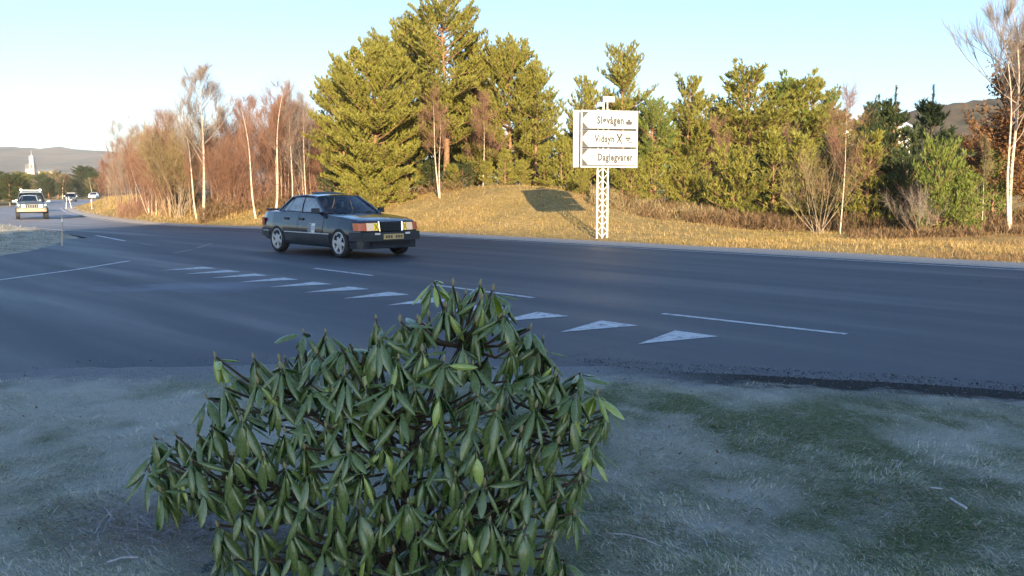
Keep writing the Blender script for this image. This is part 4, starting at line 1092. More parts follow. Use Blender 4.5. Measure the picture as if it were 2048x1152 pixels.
mb = MB(); mb.tube([(0.12, 0.10, zt + 0.05), (0.12, 0.10, zt + 0.28)], 0.025, 8); mb.tube([(0.02, 0.1, zt + 0.22), (-0.14, 0.06, zt + 0.2)], 0.02, 6); mb.box(-0.22, -0.06, 0.0, 0.1, zt + 0.14, zt + 0.24); mb.build('lamp_bracket', M['galvanised'], sg)

# ---------------------------------------------------------------- marker posts
M['stake_red'] = mat('faded red stake', (0.45, 0.16, 0.11), 0.7)
M['stake'] = mat('weathered stake', (0.48, 0.40, 0.34), 0.8)
def stake(px, py, z0, top_py, lean, label, rad=0.018, m='stake'):
    p = gnd(px, py, z0); h = at(px, top_py, p.y).z - z0
    o = empty('marker_post', (p.x, p.y, z0 - 0.05)); tag(o, label, 'marker post')
    mb = MB(); mb.tube([(0, 0, 0), (lean, 0, h)], [rad, rad * 0.8], 6); mb.build('stake', M[m], o)
    mb = MB(); mb.tube([(lean * .80, 0, h * 0.80), (lean * .9, 0, h * 0.90)], rad * 1.25, 6); mb.build('reflector_band', M['white_metal'], o)
stake(124, 488, 0.06, 428, 0.05, 'thin weathered snow stake at the tip of the grass island', 0.02)
stake(132, 417, -0.25, 393, 0.12, 'white marker post left of its leaning twin before the far road', 0.024, 'white_metal')
stake(143, 416, -0.25, 392, -0.25, 'leaning white marker post right of its twin before the far road', 0.024, 'white_metal')
stake(184, 421, -0.2, 397, 0.0, 'pale marker post in the grass of the far road bank', 0.05)

# ---------------------------------------------------------------- cars
def wheel_meshes(R, W, spokes=6, rim_r=0.76):
    mb = MB(); r = R * rim_r
    mb.lathe([(r, -W/2 + .02), (r + .015, -W/2), (R - .03, -W/2), (R - .008, -W/2 + .02), (R, -W/2 + .05), (R, W/2 - .05), (R - .008, W/2 - .02), (R - .03, W/2), (r + .015, W/2), (r, W/2 - .02), (r, -W/2 + .02)], 32)
    tyre = mb.mesh('tyre', 40)
    mb = MB()                                              # outer side is -y
    mb.lathe([(r, W/2 - .02), (r, -W/2 + .015), (r - .018, -W/2 + .008), (r - .03, -W/2 + .02), (r - .03, W/2 - .04)], 32)
    mb.lathe([(0.001, -W/2 + .012), (.055, -W/2 + .014), (.075, -W/2 + .03), (.08, -W/2 + .06)], 16)
    for k in range(spokes):
        a = 2 * PI * k / spokes + 0.26; ca, sa = math.cos(a), math.sin(a); w0, w1 = 0.045, 0.036
        P = []
        for rr_, w, yy_ in ((.05, w0, -W/2 + .02), (r * 0.6, w1 * .85, -W/2 + .024), (r - .012, w1 * 1.25, -W/2 + .016)):
            P.append([(rr_ * ca - s * w * sa, yy_, rr_ * sa + s * w * ca) for s in (-1, 1)])
        mb.slab(P, (0, 0.03, 0))
    rim = mb.mesh('rim', 30)
    mb = MB(); mb.lathe([(0.001, -W/2 + .075), (r - .02, -W/2 + .075)], 24); disc = mb.mesh('brake_disc')
    return tyre, rim, disc

def build_car(name, S, paint, label, group, loc, rz, wheel_name='wheel'):
    root = empty(name, loc, rz); tag(root, label, 'car', group)
    st = S['st']; sx = [s[0] for s in st]
    def q(x, i): return float(np.interp(x, sx, [s[i] for s in st]))
    def sec(x):
        w, zb, zd, c = q(x, 1), q(x, 2), q(x, 3), q(x, 4); h = zd - zb
        return [(0, zb), (w * .80, zb), (w * .955, zb + .035), (w * .985, zb + .12), (w, zb + .42 * h), (w * .998, zb + .60 * h), (w * .984, zb + .65 * h), (w * .93, zd - .06), (w * .90, zd - .012), (w * .84, zd + .004), (w * .45, zd + c * .8), (0, zd + c)]
    def side_y(x, z):
        s = sec(x)[1:9]; return float(np.interp(z, [p[1] for p in s], [p[0] for p in s]))
    X = sorted(set([round(v, 3) for v in np.arange(sx[0], sx[-1], 0.09)] + sx)); mb = MB(); rings = []
    for x in X:
        h = sec(x); ring = [(x, -y, z) for y, z in h] + [(x, y, z) for y, z in reversed(h[1:-1])]
        rings.append(len(mb.v)); mb.v += ring; n = len(ring)
    for a, b in zip(rings, rings[1:]):
        for j in range(n): mb.f.append((a + j, a + (j + 1) % n, b + (j + 1) % n, b + j)); mb.mi.append(0)
    mb.f.append(tuple(rings[0] + j for j in range(n))); mb.mi.append(0)
    mb.f.append(tuple(rings[-1] + j for j in reversed(range(n)))); mb.mi.append(0)
    body = mb.build('body', [paint, M['dark_void']], root)
    R, WX, WZ, TW, TY = S['wheel']; AR = R + S.get('gap', 0.045)
    cut = MB()
    for x in WX:
        for s in (-1, 1):
            k = 26; P = [(x + AR * math.cos(2*PI*i/k), WZ + AR * math.sin(2*PI*i/k)) for i in range(k)]
            y0, y1 = sorted((s * 0.60, s * 1.3)); b = len(cut.v)
            cut.v += [(a, y0, c) for a, c in P] + [(a, y1, c) for a, c in P]
            cut.f += [tuple(b + i for i in range(k)), tuple(b + k + i for i in reversed(range(k)))] + [(b + i, b + (i+1) % k, b + k + (i+1) % k, b + k + i) for i in range(k)]; cut.mi += [0] * (k + 2)
    cx0, cx1, cyw, cz0 = S['cabin']; cut.box(cx0, cx1, -cyw, cyw, cz0, 2.5)
    co = cut.build('cutter', M['dark_void'])
    md = body.modifiers.new('cut', 'BOOLEAN'); md.operation = 'DIFFERENCE'; md.object = co; md.solver = 'EXACT'
    bpy.context.view_layer.update()
    me = bpy.data.meshes.new_from_object(body.evaluated_get(bpy.context.evaluated_depsgraph_get()))
    body.modifiers.clear(); bpy.data.objects.remove(co); body.data = me; me.name = 'body'
    while len(me.materials) > 2: me.materials.pop()
    mi = []
    for p in me.polygons:
        c = p.center; d = 0
        for x in WX:
            rad = math.hypot(c.x - x, c.z - WZ)
            if rad < AR + .012 and abs(c.y) < side_y(c.x, max(c.z, 0.25)) - .008: d = 1
        if cx0 - .01 < c.x < cx1 + .01 and abs(c.y) < cyw + .004 and c.z < q(c.x, 3) - .002: d = 1
        mi.append(d)
    me.polygons.foreach_set('material_index', mi); shade(me, 28)
    # cabin
    G = S['gh']; (abx, aby, abz), (atx, aty, atz), (rtx, rty, rtz), (rbx, rby, rbz) = G['Ab'], G['At'], G['Rt'], G['Rb']
    rc = G['crown']; bow = G['bow']
    def belt(x, z): return np.interp(x, [rbx, abx], [rby, aby])
    def roof_pt(u, v):                                     # u 0 front..1 rear, v -1..1
        x = atx + (rtx - atx) * u + (bow * 0.5 * (1 - v * v) * (1 - u)) - (0.05 * (1 - v * v) * u)
        y = (aty + (rty - aty) * u + 0.02 * math.sin(PI * u)) * v
        z = atz + (rtz - atz) * u + rc * (1 - abs(v) ** 2.4) * (0.55 + 0.45 * math.sin(PI * min(1, u * .9 + .1))) + G['arc'] * math.sin(PI * u)
        return Vector((x, y, z))
    mb = MB(); mb.slab([[roof_pt(i / 8, j / 8) for j in range(-8, 9)] for i in range(9)], (0, 0, -0.035)); roof = mb.build('roof', paint, root, 40)
    def screen(b, t_, bw_b, bw_t, ins, off):
        P = []
        for i in range(7):
            f = ins + (1 - 2 * ins) * i / 6; row = []
            for j in range(-6, 7):
                v = j / 6 * (1 - ins * .9)
                x = b[0] + (t_[0] - b[0]) * f + (bw_b * (1 - f) + bw_t * f) * (1 - v * v); y = (b[1] + (t_[1] - b[1]) * f) * v
                z = b[2] + (t_[2] - b[2]) * f + (rc * .55 * f) * (1 - abs(v) ** 2.4)
                row.append((x + off, y, z))
            P.append(row)
        m_ = MB(); m_.grid(P); return m_
    screen(G['Ab'], G['At'], bow, bow * .5, 0.03, 0).build('windscreen', M['glass'], root, 60)
    screen(G['Rb'], G['Rt'], -0.06, -0.05, 0.05, 0).build('rear_window', M['glass'], root, 60)
    sill_z = lambda x: q(x, 3) + 0.012
    top_at = lambda x: roof_pt(np.clip((x - atx) / (rtx - atx), 0, 1), 1.0)
    mb = MB(); dk = MB()
    for s in (-1, 1):
        S_ = lambda p: (p[0], p[1] * s, p[2])
        mb.tube([S_((abx + .02, aby + .01, abz - .02)), S_(((abx + atx) / 2 + .01, (aby + aty) / 2 + .012, (abz + atz) / 2)), S_((atx, aty, atz - .005))], [.036, .033, .03], 6)
        mb.tube([S_(tuple(roof_pt(i / 8, 1.0) + Vector((0, -.004, -.012)))) for i in range(9)], .028, 6)
        sgx = G['side_rear']                                # rear end of the side glass: (bottom x, top x)
        a, b = sgx; zt_ = top_at(b).z
        P = [[(a, belt(a, 0) + .0, sill_z(a) - .03), (rbx - .02, rby + .03, rbz - .03)], [(b, top_at(b).y - .005, zt_ - .02), (rtx - .03, rty, rtz - .015)]]
        P = [[S_(p) for p in row] for row in P]; mb.slab(P, (0, -.03 * s, 0))
        mb.tube([S_((rbx - .02, rby + .01, rbz - .02)), S_((rtx - .02, rty, rtz - .01))], [.034, .03], 6)
        if 'pillar_b' in G:
            xb = G['pillar_b']; dk.slab([[S_((xb + .035, belt(xb, 0) - .004, sill_z(xb) - .02)), S_((xb - .035, belt(xb, 0) - .004, sill_z(xb) - .02))], [S_((xb + .02, top_at(xb).y - .008, top_at(xb).z - .02)), S_((xb - .025, top_at(xb).y - .008, top_at(xb).z - .02))]], (0, -.02 * s, 0))
        for xq in G.get('bars', ()):
            dk.tube([S_((xq[0], belt(xq[0], 0) + .002, sill_z(xq[0]) - .01)), S_((xq[1], top_at(xq[1]).y - .004, top_at(xq[1]).z - .02))], .012, 4)
        dk.tube([S_((x, belt(x, 0) + .006, sill_z(x) - .004)) for x in np.linspace(abx - .04, sgx[0], 6)], .013, 4)
    mb.build('pillar', paint, root, 40); dk.build('window_trim', M['black_plastic'], root)
    for s in (-1, 1):
        for (b0, b1, t0, t1) in G['side_glass']:
            P = []
            for f in (0, .5, 1):
                row = []
                for g in (0, .5, 1):
                    xb_, xt_ = b0 + (b1 - b0) * g, t0 + (t1 - t0) * g; tp = top_at(xt_)
                    lo = Vector((xb_, belt(xb_, 0), sill_z(xb_))); hi = Vector((xt_, tp.y - .008, tp.z - .03))
                    p = lo.lerp(hi, f); p.y += .018 * math.sin(PI * f); row.append((p.x, p.y * s, p.z))
                P.append(row)
            m_ = MB(); m_.grid(P); m_.build('side_window', M['side_glass'], root, 60)
    # wheels
    ty_, rim, disc = S['wheels']
    for x in WX:
        for s in (-1, 1):
            w = link(wheel_name, ty_, root, M['rubber']); w.location = (x, s * TY, WZ); w.rotation_euler = (0, 0.3 * x, 0 if s < 0 else PI)
            if x > 0 and S.get('steer'): w.rotation_euler[2] += S['steer']
            link('rim', rim, w, M['alloy']); link('brake_disc', disc, w, M['dark_void'])
    if S.get('doors'):
        for (x0, x1) in S['doors']:
            for s in (-1, 1):
                P = []
                for z in (S['door_z0'], .45, .58, .64, .68, .75, .85, .93):
                    row = []
                    for x in np.linspace(x0, x1, 7):
                        zz = min(z, q(x, 3) - .018); row.append((x, s * (side_y(x, zz) + .010), zz))
                    P.append(row)
                m_ = MB(); m_.slab(P, (0, -.022 * s, 0)); dr = m_.build('door', paint, root, 30)
                hx = x0 + .14; hz = .80; hy = side_y(hx, hz) + .016
                m_ = MB(); m_.box(hx - .085, hx + .085, min(s * hy, s * (hy + .022)), max(s * hy, s * (hy + .022)), hz - .024, hz + .024); m_.build('handle', M['black_plastic'], dr)
    if S.get('mirror'):
        mx, my, mz = S['mirror']
        for s in (-1, 1):
            m_ = MB(); m_.prism([(mx - .04, my * s), (mx + .05, my * s), (mx + .035, (my + .15) * s), (mx - .04, (my + .17) * s)], mz - .045, mz + .065, [(mx - .04, my * s), (mx + .035, my * s), (mx + .02, (my + .14) * s), (mx - .04, (my + .16) * s)])
            m_.tube([(mx, (my + .02) * s, mz - .03), (mx, (my - .12) * s, mz - .05)], .03, 6)
            mr = m_.build('mirror', S.get('mirror_mat', M['black_plastic']), root, 30)
            m_ = MB(); m_.box(mx - .047, mx - .0415, min((my + .02) * s, (my + .15) * s), max((my + .02) * s, (my + .15) * s), mz - .035, mz + .055); m_.build('mirror_glass', M['chrome'], mr)
    return root, side_y, q, roof_pt, sec

m = mat('dark blue black paint', (0.020, 0.026, 0.036), 0.30, 0.45, 0.6); b = m.node_tree.nodes['Principled BSDF']; b.inputs['Coat Weight'].default_value = 0.9; b.inputs['Coat Roughness'].default_value = 0.08
t = NT(m); p = t.coords('Object'); f = t.noise(p, 5, 5, 0.7); t.base(t.ramp(f, [(0.4, (0.016, 0.022, 0.032)), (0.7, (0.028, 0.035, 0.045))])); t.link(t.val(f, .3, .7, .14, .28), t.b.inputs['Roughness'])
M['dark_paint'] = m
M['cladding'] = mottled('grey side cladding', (0.030, 0.034, 0.042), (0.042, 0.046, 0.052), 4, 0.5)
def paint(name, c, metal=0.3):
    m = mat(name, c, 0.35, metal, 0.5); m.node_tree.nodes['Principled BSDF'].inputs['Coat Weight'].default_value = 0.6; return m
M['silver_paint'] = paint('silver grey paint', (0.10, 0.108, 0.105)); M['white_paint'] = paint('white paint', (0.72, 0.73, 0.72), 0.0); M['black_paint'] = paint('black paint', (0.03, 0.03, 0.033))
M['beige_clad'] = mat('tan lower cladding', (0.32, 0.25, 0.17), 0.6)

SAL = dict(
    st=[(-2.16, .72, .36, .86, .0), (-2.10, .775, .30, .925, .01), (-1.9, .81, .26, .955, .015), (-1.55, .832, .23, .962, .015), (-1.0, .84, .19, .955, .01), (-.3, .84, .19, .94, .01), (.5, .84, .19, .925, .012),
        (.85, .84, .19, .912, .02), (1.3, .832, .20, .885, .028), (1.75, .815, .22, .838, .028), (1.92, .79, .25, .808, .022), (1.99, .755, .30, .790, .012), (2.015, .735, .36, .778, .005)],
    wheel=(.315, (-1.3325, 1.3325), .315, .205, .75), gap=.04, cabin=(-1.42, .66, .60, .34),
    gh=dict(Ab=(.66, .71, .925), At=(.0, .565, 1.305), Rt=(-.98, .545, 1.30), Rb=(-1.50, .645, .965), crown=.05, arc=.028, bow=.13, side_rear=(-1.30, -.96), pillar_b=-.40,
            bars=[(-1.06, -.90)], side_glass=[(.56, -.37, .0, -.38), (-.44, -1.05, -.43, -.89), (-1.07, -1.28, -.905, -.94)]),
    doors=[(-.36, .70), (-1.02, -.375)], door_z0=.30, mirror=(.50, .80, .985))
SAL['wheels'] = wheel_meshes(.315, .205, 6)
cf = gnd(675, 516); cr = gnd(563, 503); hd = (Vector((cf.x, cf.y)) - Vector((cr.x, cr.y))).normalized()
hd = Vector((math.cos(math.radians(-46)), math.sin(math.radians(-46))))
left = Vector((-hd.y, hd.x)); mid = (Vector((cf.x, cf.y)) + Vector((cr.x, cr.y))) / 2 + left * 0.80
car, sy, cq, rpt, csec = build_car('saloon_car', SAL, M['dark_paint'], 'dark blue-black saloon car with stickers on its doors driving through the junction', None, (mid.x, mid.y, 0.004), math.atan2(hd.y, hd.x))
# side cladding strips with a pale moulding line
for s in (-1, 1):
    for xs_, zs_ in ((np.linspace(-.95, .95, 12), (.215, .30, .40, .485)), (np.linspace(-2.06, -1.72, 4), (.36, .42, .485))):
        mb = MB(); mb.slab([[(x, s * (sy(x, z) + .014), z) for x in xs_] for z in zs_], (0, -.02 * s, 0)); mb.build('side_cladding', M['cladding'], car, 30)
        mb = MB(); mb.slab([[(x, s * (sy(x, z) + .017), z) for x in xs_] for z in (.488, .508)], (0, -.02 * s, 0)); mb.build('side_moulding', M['galvanised'], car, 30)
# front end
mb = MB(); mb.prism([(1.72, -.825), (1.95, -.83), (2.10, -.76), (2.15, -.5), (2.165, 0), (2.15, .5), (2.10, .76), (1.95, .83), (1.72, .825), (1.72, .78), (2.02, .68), (2.02, -.68), (1.72, -.78)], .375, .555)
mb.build('front_bumper', M['cladding'], car, 30)
mb = MB(); mb.prism([(1.95, -.842), (2.11, -.765), (2.16, -.5), (2.175, 0), (2.16, .5), (2.11, .765), (1.95, .842), (1.95, .80), (2.02, .70), (2.02, -.70), (1.95, -.80)], .44, .475); mb.build('bumper_strip', M['black_plastic'], car, 30)
mb = MB(); mb.prism([(1.70, -.80), (1.94, -.775), (2.05, -.68), (2.085, 0), (2.05, .68), (1.94, .775), (1.70, .80), (1.70, .7), (1.9, .6), (1.9, -.6), (1.70, -.7)], .205, .372); mb.build('front_apron', M['dark_paint'], car, 30)
mb = MB(); mb.box(2.05, 2.092, -.50, .50, .275, .345); mb.build('air_intake', M['dark_void'], car)
mb = MB(); mb.box(-2.23, -2.08, -.74, .74, .36, .55); mb.prism([(-2.22, .735), (-1.74, .835), (-1.74, .79), (-2.22, .70)], .36, .55); mb.prism([(-2.22, -.735), (-1.74, -.835), (-1.74, -.79), (-2.22, -.70)], .36, .55); mb.build('rear_bumper', M['cladding'], car)
mb = MB(); mb.prism([(2.03, -.285), (2.085, -.285), (2.085, .285), (2.03, .285)], .575, .775, [(1.99, -.30), (2.065, -.30), (2.065, .30), (1.99, .30)])
gr = mb.build('grille', M['dark_void'], car)
for k in range(6):
    z = .60 + .030 * k; xo = 2.088 - .02 * (k / 6); mb = MB(); mb.box(xo - .012, xo + .006, -.275, .275, z, z + .009); mb.build('slat', M['cladding'], gr)
mb = MB()
for s in (-1, 1): mb.tube([(2.09, s * .290, .575), (2.068, s * .306, .782)], .016, 4)
mb.tube([(2.068, -.306, .782), (2.068, .306, .782)], .014, 4); mb.build('grille_frame', M['chrome'], gr)
mb = MB(); k = 12; ring = [(1.985, .036 * math.cos(2*PI*i/k), .835 + .036 * math.sin(2*PI*i/k)) for i in range(k + 1)]; mb.tube(ring, .004, 4)
for a in (PI/2, PI/2 + 2*PI/3, PI/2 + 4*PI/3): mb.tube([(1.985, 0, .835), (1.985, .034 * math.cos(a), .835 + .034 * math.sin(a))], .004, 4)
mb.tube([(1.985, 0, .77), (1.985, 0, .80)], .006, 5); mb.build('bonnet_star', M['chrome'], car)
for s in (-1, 1):
    def lamp(name, pl, z0, z1, m_, par):
        pl = [(x, y * s) for x, y in pl]; b_ = MB(); b_.prism(pl, z0, z1, [(x - .03, y) for x, y in pl]); return b_.build(name, m_, par, 20)
    hl = lamp('headlight', [(2.0, .325), (2.088, .325), (2.066, .60), (1.98, .60)], .590, .752, M['lamp_lens'], car)
    fl = lamp('fog_lens', [(2.02, .328), (2.096, .328), (2.085, .425), (2.02, .425)], .598, .745, M['yellow_lens'], hl)
    b_ = MB()
    for p_, q_ in (((2.098, .335 * s, .605), (2.068, .42 * s, .738)), ((2.094, .42 * s, .605), (2.074, .335 * s, .738))): b_.tube([p_, q_], .007, 4)
    b_.build('tape_cross', M['black_plastic'], hl)
    lamp('indicator', [(1.95, .603), (2.066, .603), (2.05, .70), (2.01, .772), (1.90, .826), (1.86, .81), (1.9, .68)], .592, .750, M['orange_lens'], car)
    b_ = MB(); b_.prism([(2.155, .33 * s), (2.164, .33 * s), (2.158, .46 * s), (2.15, .46 * s)], .505, .545); b_.build('fog_sticker', M['plate_white'], car)
mb = MB(); mb.box(2.176, 2.19, -.26, .26, .405, .515); pl = mb.build('number_plate', M['plate'], car)
mb = MB()
for i, w in enumerate((.05, .05, .05, .03, .05, .05, .05)):
    if i == 3: continue
    y = -.2 + i * .065; mb.box(2.1905, 2.193, -y - w/2, -y + w/2, .43, .49)
for i in (0, 1, 2, 4, 5, 6): pass
mb.build('plate_print', M['brown_print'], pl)
# stickers on the near front door
for x0, x1, m_, nm in ((.10, .245, M['plate'], 'rally_sticker'), (.25, .385, M['plate_white'], 'number_sticker')):
    for s in (-1,):
        mb = MB(); P = [[(x, s * (sy(x, z) + .0125), z) for x in np.linspace(x0, x1, 3)] for z in (.50, .58, .65, .715)]; mb.slab(P, (0, -.002 * s, 0)); stk = mb.build(nm, m_ if nm != 'rally_sticker' else M['blue_print'], car)
        mb = MB()
        if nm == 'rally_sticker':
            for z in (.525, .575, .625, .675): mb.slab([[(x, s * (sy(x, zz) + .014), zz) for x in np.linspace(x0 + .015, x1 - .03, 3)] for zz in (z, z + .022)], (0, -.001 * s, 0))
            mb.build('sticker_print', M['brown_print'], stk)
        else:
            for xa, xb_ in ((.275, .305), (.325, .355)): mb.slab([[(x, s * (sy(x, zz) + .014), zz) for x in (xa, xb_)] for zz in (.56, .61, .66)], (0, -.001 * s, 0))
            mb.build('sticker_print', M['blue_print'], stk)
mb = MB(); mb.slab([[tuple(rpt(u, v) + Vector((-0.02, 0, .008 + .03 * (u - .22) / .3))) for v in (-.62, -.3, 0, .3, .62)] for u in (.22, .4, .52)], (0, 0, -.02)); mb.build('sunroof', M['glass'] if False else M['black_plastic'], car)
mb = MB(); mb.prism([(-2.13, -.66), (-1.98, -.70), (-1.98, .70), (-2.13, .66)], 0.985, 1.0, [(-2.17, -.66), (-2.06, -.70), (-2.06, .70), (-2.17, .66)])
mb.v = [(x, y, z - 0.02 + (0.03 if x < -2.04 else 0)) for x, y, z in mb.v]
for y in (-.55, .55): mb.box(-2.08, -2.04, y - .02, y + .02, .93, 1.0)
mb.build('boot_spoiler', M['black_plastic'], car)
for s in (-1, 1):
    mb = MB(); mb.prism([(-2.20, s * .42), (-2.12, s * .42), (-1.93, s * .83), (-2.10, s * .80)], .62, .80); mb.build('tail_light', mat('tail lens', (0.25, 0.02, 0.02), 0.2), car)
# inside: dash, seats, steering wheel
mb = MB(); mb.prism([(.35, -.58), (.66, -.58), (.66, .58), (.35, .58)], .70, .90); mb.build('dashboard', M['dark_void'], car)
for x, ys_ in ((-.16, (-.31, .34)), (-1.05, (-.30, .30))):
    for y in ys_:
        mb = MB(); mb.prism([(x - .06, y - .22), (x + .46, y - .22), (x + .46, y + .22), (x - .06, y + .22)], .36, .50); mb.slab([[(x - .02, y - .22, .48), (x - .02, y + .22, .48)], [(x - .16, y - .20, .98), (x - .16, y + .20, .98)]], (-.10, 0, 0)); mb.box(x - .26, x - .17, y - .11, y + .11, 1.02, 1.16); mb.build('seat', M['seat'], car, 30)
mb = MB(); k = 18; mb.tube([(.20 + .07 * math.sin(2*PI*i/k), .34 + .18 * math.cos(2*PI*i/k), .84 + .165 * math.sin(2*PI*i/k)) for i in range(k + 1)], .012, 5, False); mb.tube([(.2, .34, .84), (.42, .34, .74)], .025, 6); mb.build('steering_wheel', M['black_plastic'], car)
mb = MB(); mb.box(.06, .075, -.09, .09, 1.22, 1.27); mb.build('rear_view_mirror', M['black_plastic'], car)
mb = MB(); mb.box(.085, .09, .06, .11, 1.06, 1.19); mb.build('hanging_tag', M['plate_white'], car)
for y in (-.30, .22):
    mb = MB(); mb.tube([(.73, y, .945), (.66, y + .30, .985)], .008, 4); mb.build('wiper', M['black_plastic'], car)

# ---------------------------------------------------------------- person in the near front seat
def skin_person(root, joints, edges, name, m_):
    me = bpy.data.meshes.new(name); me.from_pydata([j[0] for j in joints], edges, [])
    ob = bpy.data.objects.new(name, me); COL.objects.link(ob)
    bm = bmesh.new(); bm.from_mesh(me); lay = bm.verts.layers.skin.verify(); bm.verts.ensure_lookup_table()
    for v, j in zip(bm.verts, joints): v[lay].radius = j[1] if isinstance(j[1], tuple) else (j[1], j[1])
    bm.verts[0][lay].use_root = True; bm.to_mesh(me); bm.free()
    ob.modifiers.new('skin', 'SKIN'); sd_ = ob.modifiers.new('sub', 'SUBSURF'); sd_.levels = 1
    bpy.context.view_layer.update()
    out = bpy.data.meshes.new_from_object(ob.evaluated_get(bpy.context.evaluated_depsgraph_get())); bpy.data.objects.remove(ob)
    out.polygons.foreach_set('use_smooth', [True] * len(out.polygons)); out.materials.clear()
    return link(name, out, root, m_)
wp = car.matrix_world if False else Matrix.Translation(car.location) @ Matrix.Rotation(car.rotation_euler[2], 4, 'Z')
base = wp @ Vector((-.06, -.30, .47))
per = empty('person', tuple(base), car.rotation_euler[2]); tag(per, 'person in a reddish jacket sitting in the near front seat of the dark saloon car', 'person')
J = [((0, 0, .08), (.13, .15)), ((-.03, 0, .25), (.12, .15)), ((-.05, 0, .42), (.12, .17)), ((-.04, 0, .53), (.06, .07)), ((-.03, 0, .60), (.052, .055)),
     ((-.05, .19, .47), (.065, .065)), ((.02, .24, .27), (.05, .05)), ((.22, .20, .22), (.038, .038)), ((-.05, -.19, .47), (.065, .065)), ((.02, -.24, .27), (.05, .05)), ((.22, -.20, .22), (.038, .038)),
     ((.10, .09, .05), (.09, .09)), ((.42, .10, .06), (.07, .07)), ((.10, -.09, .05), (.09, .09)), ((.42, -.10, .06), (.07, .07))]
skin_person(per, J, [(0,1),(1,2),(2,3),(3,4),(2,5),(5,6),(6,7),(2,8),(8,9),(9,10),(0,11),(11,12),(0,13),(13,14)], 'body', M['jacket'])
mb = MB(); mb.lathe([(.001, -.115), (.045, -.105), (.065, -.06), (.075, 0), (.078, .05), (.06, .10), (.03, .122), (.001, .127)], 12, 'z')
mb.v = [(x * 1.2, y, z) for x, y, z in mb.v]; mb.tube([(.085, 0, .0), (.112, 0, -.02), (.085, 0, -.035)], .013, 5)
for s in (-1, 1): mb.tube([(0, s * .074, .01), (-.015, s * .085, -.01), (0, s * .074, -.03)], .012, 5)
hd_ = mb.build('head', M['skin'], per, 60); hd_.location = (-.01, 0, .685)
mb = MB()
for s in (-1, 1): mb.tube([(.082, s * .03, .022), (.09, s * .03, .022)], .01, 6)
mb.tube([(.083, -.02, -.065), (.086, 0, -.066), (.083, .02, -.065)], .006, 5); mb.build('face_features', M['hair'], hd_)
mb = MB(); mb.lathe([(.082, .03), (.085, .07), (.068, .112), (.035, .135), (.001, .14)], 12, 'z'); mb.v = [(x * 1.2 - .02, y, z) for x, y, z in mb.v]; mb.build('hair', M['hair'], hd_, 60)
for s in (-1, 1):
    hb = MB(); hb.tube([(.21, s * .20, .22), (.26, s * .18, .21), (.31, s * .17, .20)], [.032, .04, .036], 6)
    for k in range(4): hb.tube([(.30, s * (.14 + .02 * k), .20), (.345, s * (.14 + .02 * k), .195), (.365, s * (.14 + .02 * k), .17)], .010, 5)
    hb.tube([(.25, s * .14, .21), (.29, s * .115, .205)], .011, 5); hb.build('hand', M['skin'], per, 60)

# ---------------------------------------------------------------- other cars
def face_dir(dx, dy): return math.atan2(dy, dx)
SUV = dict(
    st=[(-2.20, .80, .52, 1.05, .0), (-2.12, .87, .42, 1.08, .01), (-1.3, .905, .36, 1.10, .01), (0, .91, .36, 1.08, .01), (.75, .905, .36, 1.08, .02), (1.4, .885, .38, 1.06, .035), (1.95, .85, .42, 1.01, .035), (2.12, .80, .46, .965, .02), (2.18, .76, .50, .93, .01)],
    wheel=(.365, (-1.345, 1.345), .365, .24, .80), gap=.06, cabin=(-1.9, .65, .60, .55),
    gh=dict(Ab=(.78, .78, 1.085), At=(.10, .64, 1.66), Rt=(-1.95, .62, 1.66), Rb=(-2.10, .74, 1.10), crown=.045, arc=.03, bow=.10, side_rear=(-1.85, -1.75), pillar_b=-.35, bars=[(-1.05, -1.0)],
            side_glass=[(.62, -.31, .06, -.32), (-.39, -1.03, -.38, -.98), (-1.07, -1.80, -1.02, -1.72)]), mirror=(.62, .92, 1.12), mirror_mat=M['white_paint'])
SUV['wheels'] = wheel_meshes(.365, .24, 5)
jp = gnd(62, 438.5, -0.29); jp = Vector((jp.x - 0.98, jp.y + 1.9, -0.285))
suv, sy2, q2, rpt2, _ = build_car('suv_car', SUV, M['silver_paint'], 'silver grey off-road car with roof rack and lit headlights coming down the far road', 'oncoming cars on the far road', tuple(jp), face_dir(0.50, -0.87))
mb = MB(); mb.prism([(2.15, -.36), (2.205, -.36), (2.205, .36), (2.15, .36)], .70, .93); g2 = mb.build('grille', M['chrome'], suv)
for k in range(7):
    y = -.30 + .1 * k; mb = MB(); mb.box(2.206, 2.212, y - .028, y + .028, .72, .91); mb.build('slot', M['dark_void'], g2)
for s in (-1, 1):
    mb = MB(); mb.prism([(2.08, s * .40), (2.20, s * .40), (2.16, s * .74), (2.05, s * .79)], .74, .92); mb.build('headlight', M['lit_lamp'], suv)
    mb = MB(); mb.box(2.20, 2.225, min(s * .50, s * .66), max(s * .50, s * .66), .52, .60); mb.build('fog_light', M['lamp_lens'], suv)
    mb = MB(); mb.slab([[(x, s * (sy2(x, z) + .015), z) for x in np.linspace(-.9, .9, 6)] for z in (.40, .52, .62)], (0, -.02 * s, 0)); mb.build('side_cladding', M['beige_clad'], suv)
mb = MB(); mb.prism([(1.85, -.87), (2.16, -.80), (2.24, -.5), (2.24, .5), (2.16, .80), (1.85, .87), (2.0, .6), (2.0, -.6)], .47, .68); mb.build('front_bumper', M['beige_clad'], suv)
mb = MB(); mb.box(2.241, 2.25, -.26, .26, .56, .67); mb.build('number_plate', M['plate'], suv)
mb = MB()
for s in (-1, 1): mb.tube([(.0, s * .56, 1.78), (-1.8, s * .56, 1.78)], .02, 5); [mb.tube([(x, s * .56, 1.66), (x, s * .56, 1.78)], .018, 4) for x in (-.1, -.9, -1.7)]
for x in (-.05, -.6, -1.2, -1.75): mb.tube([(x, -.56, 1.79), (x, .56, 1.79)], .018, 5)
mb.box(-.12, -.04, -.45, .45, 1.79, 1.86); mb.build('roof_rack', M['galvanised'], suv)
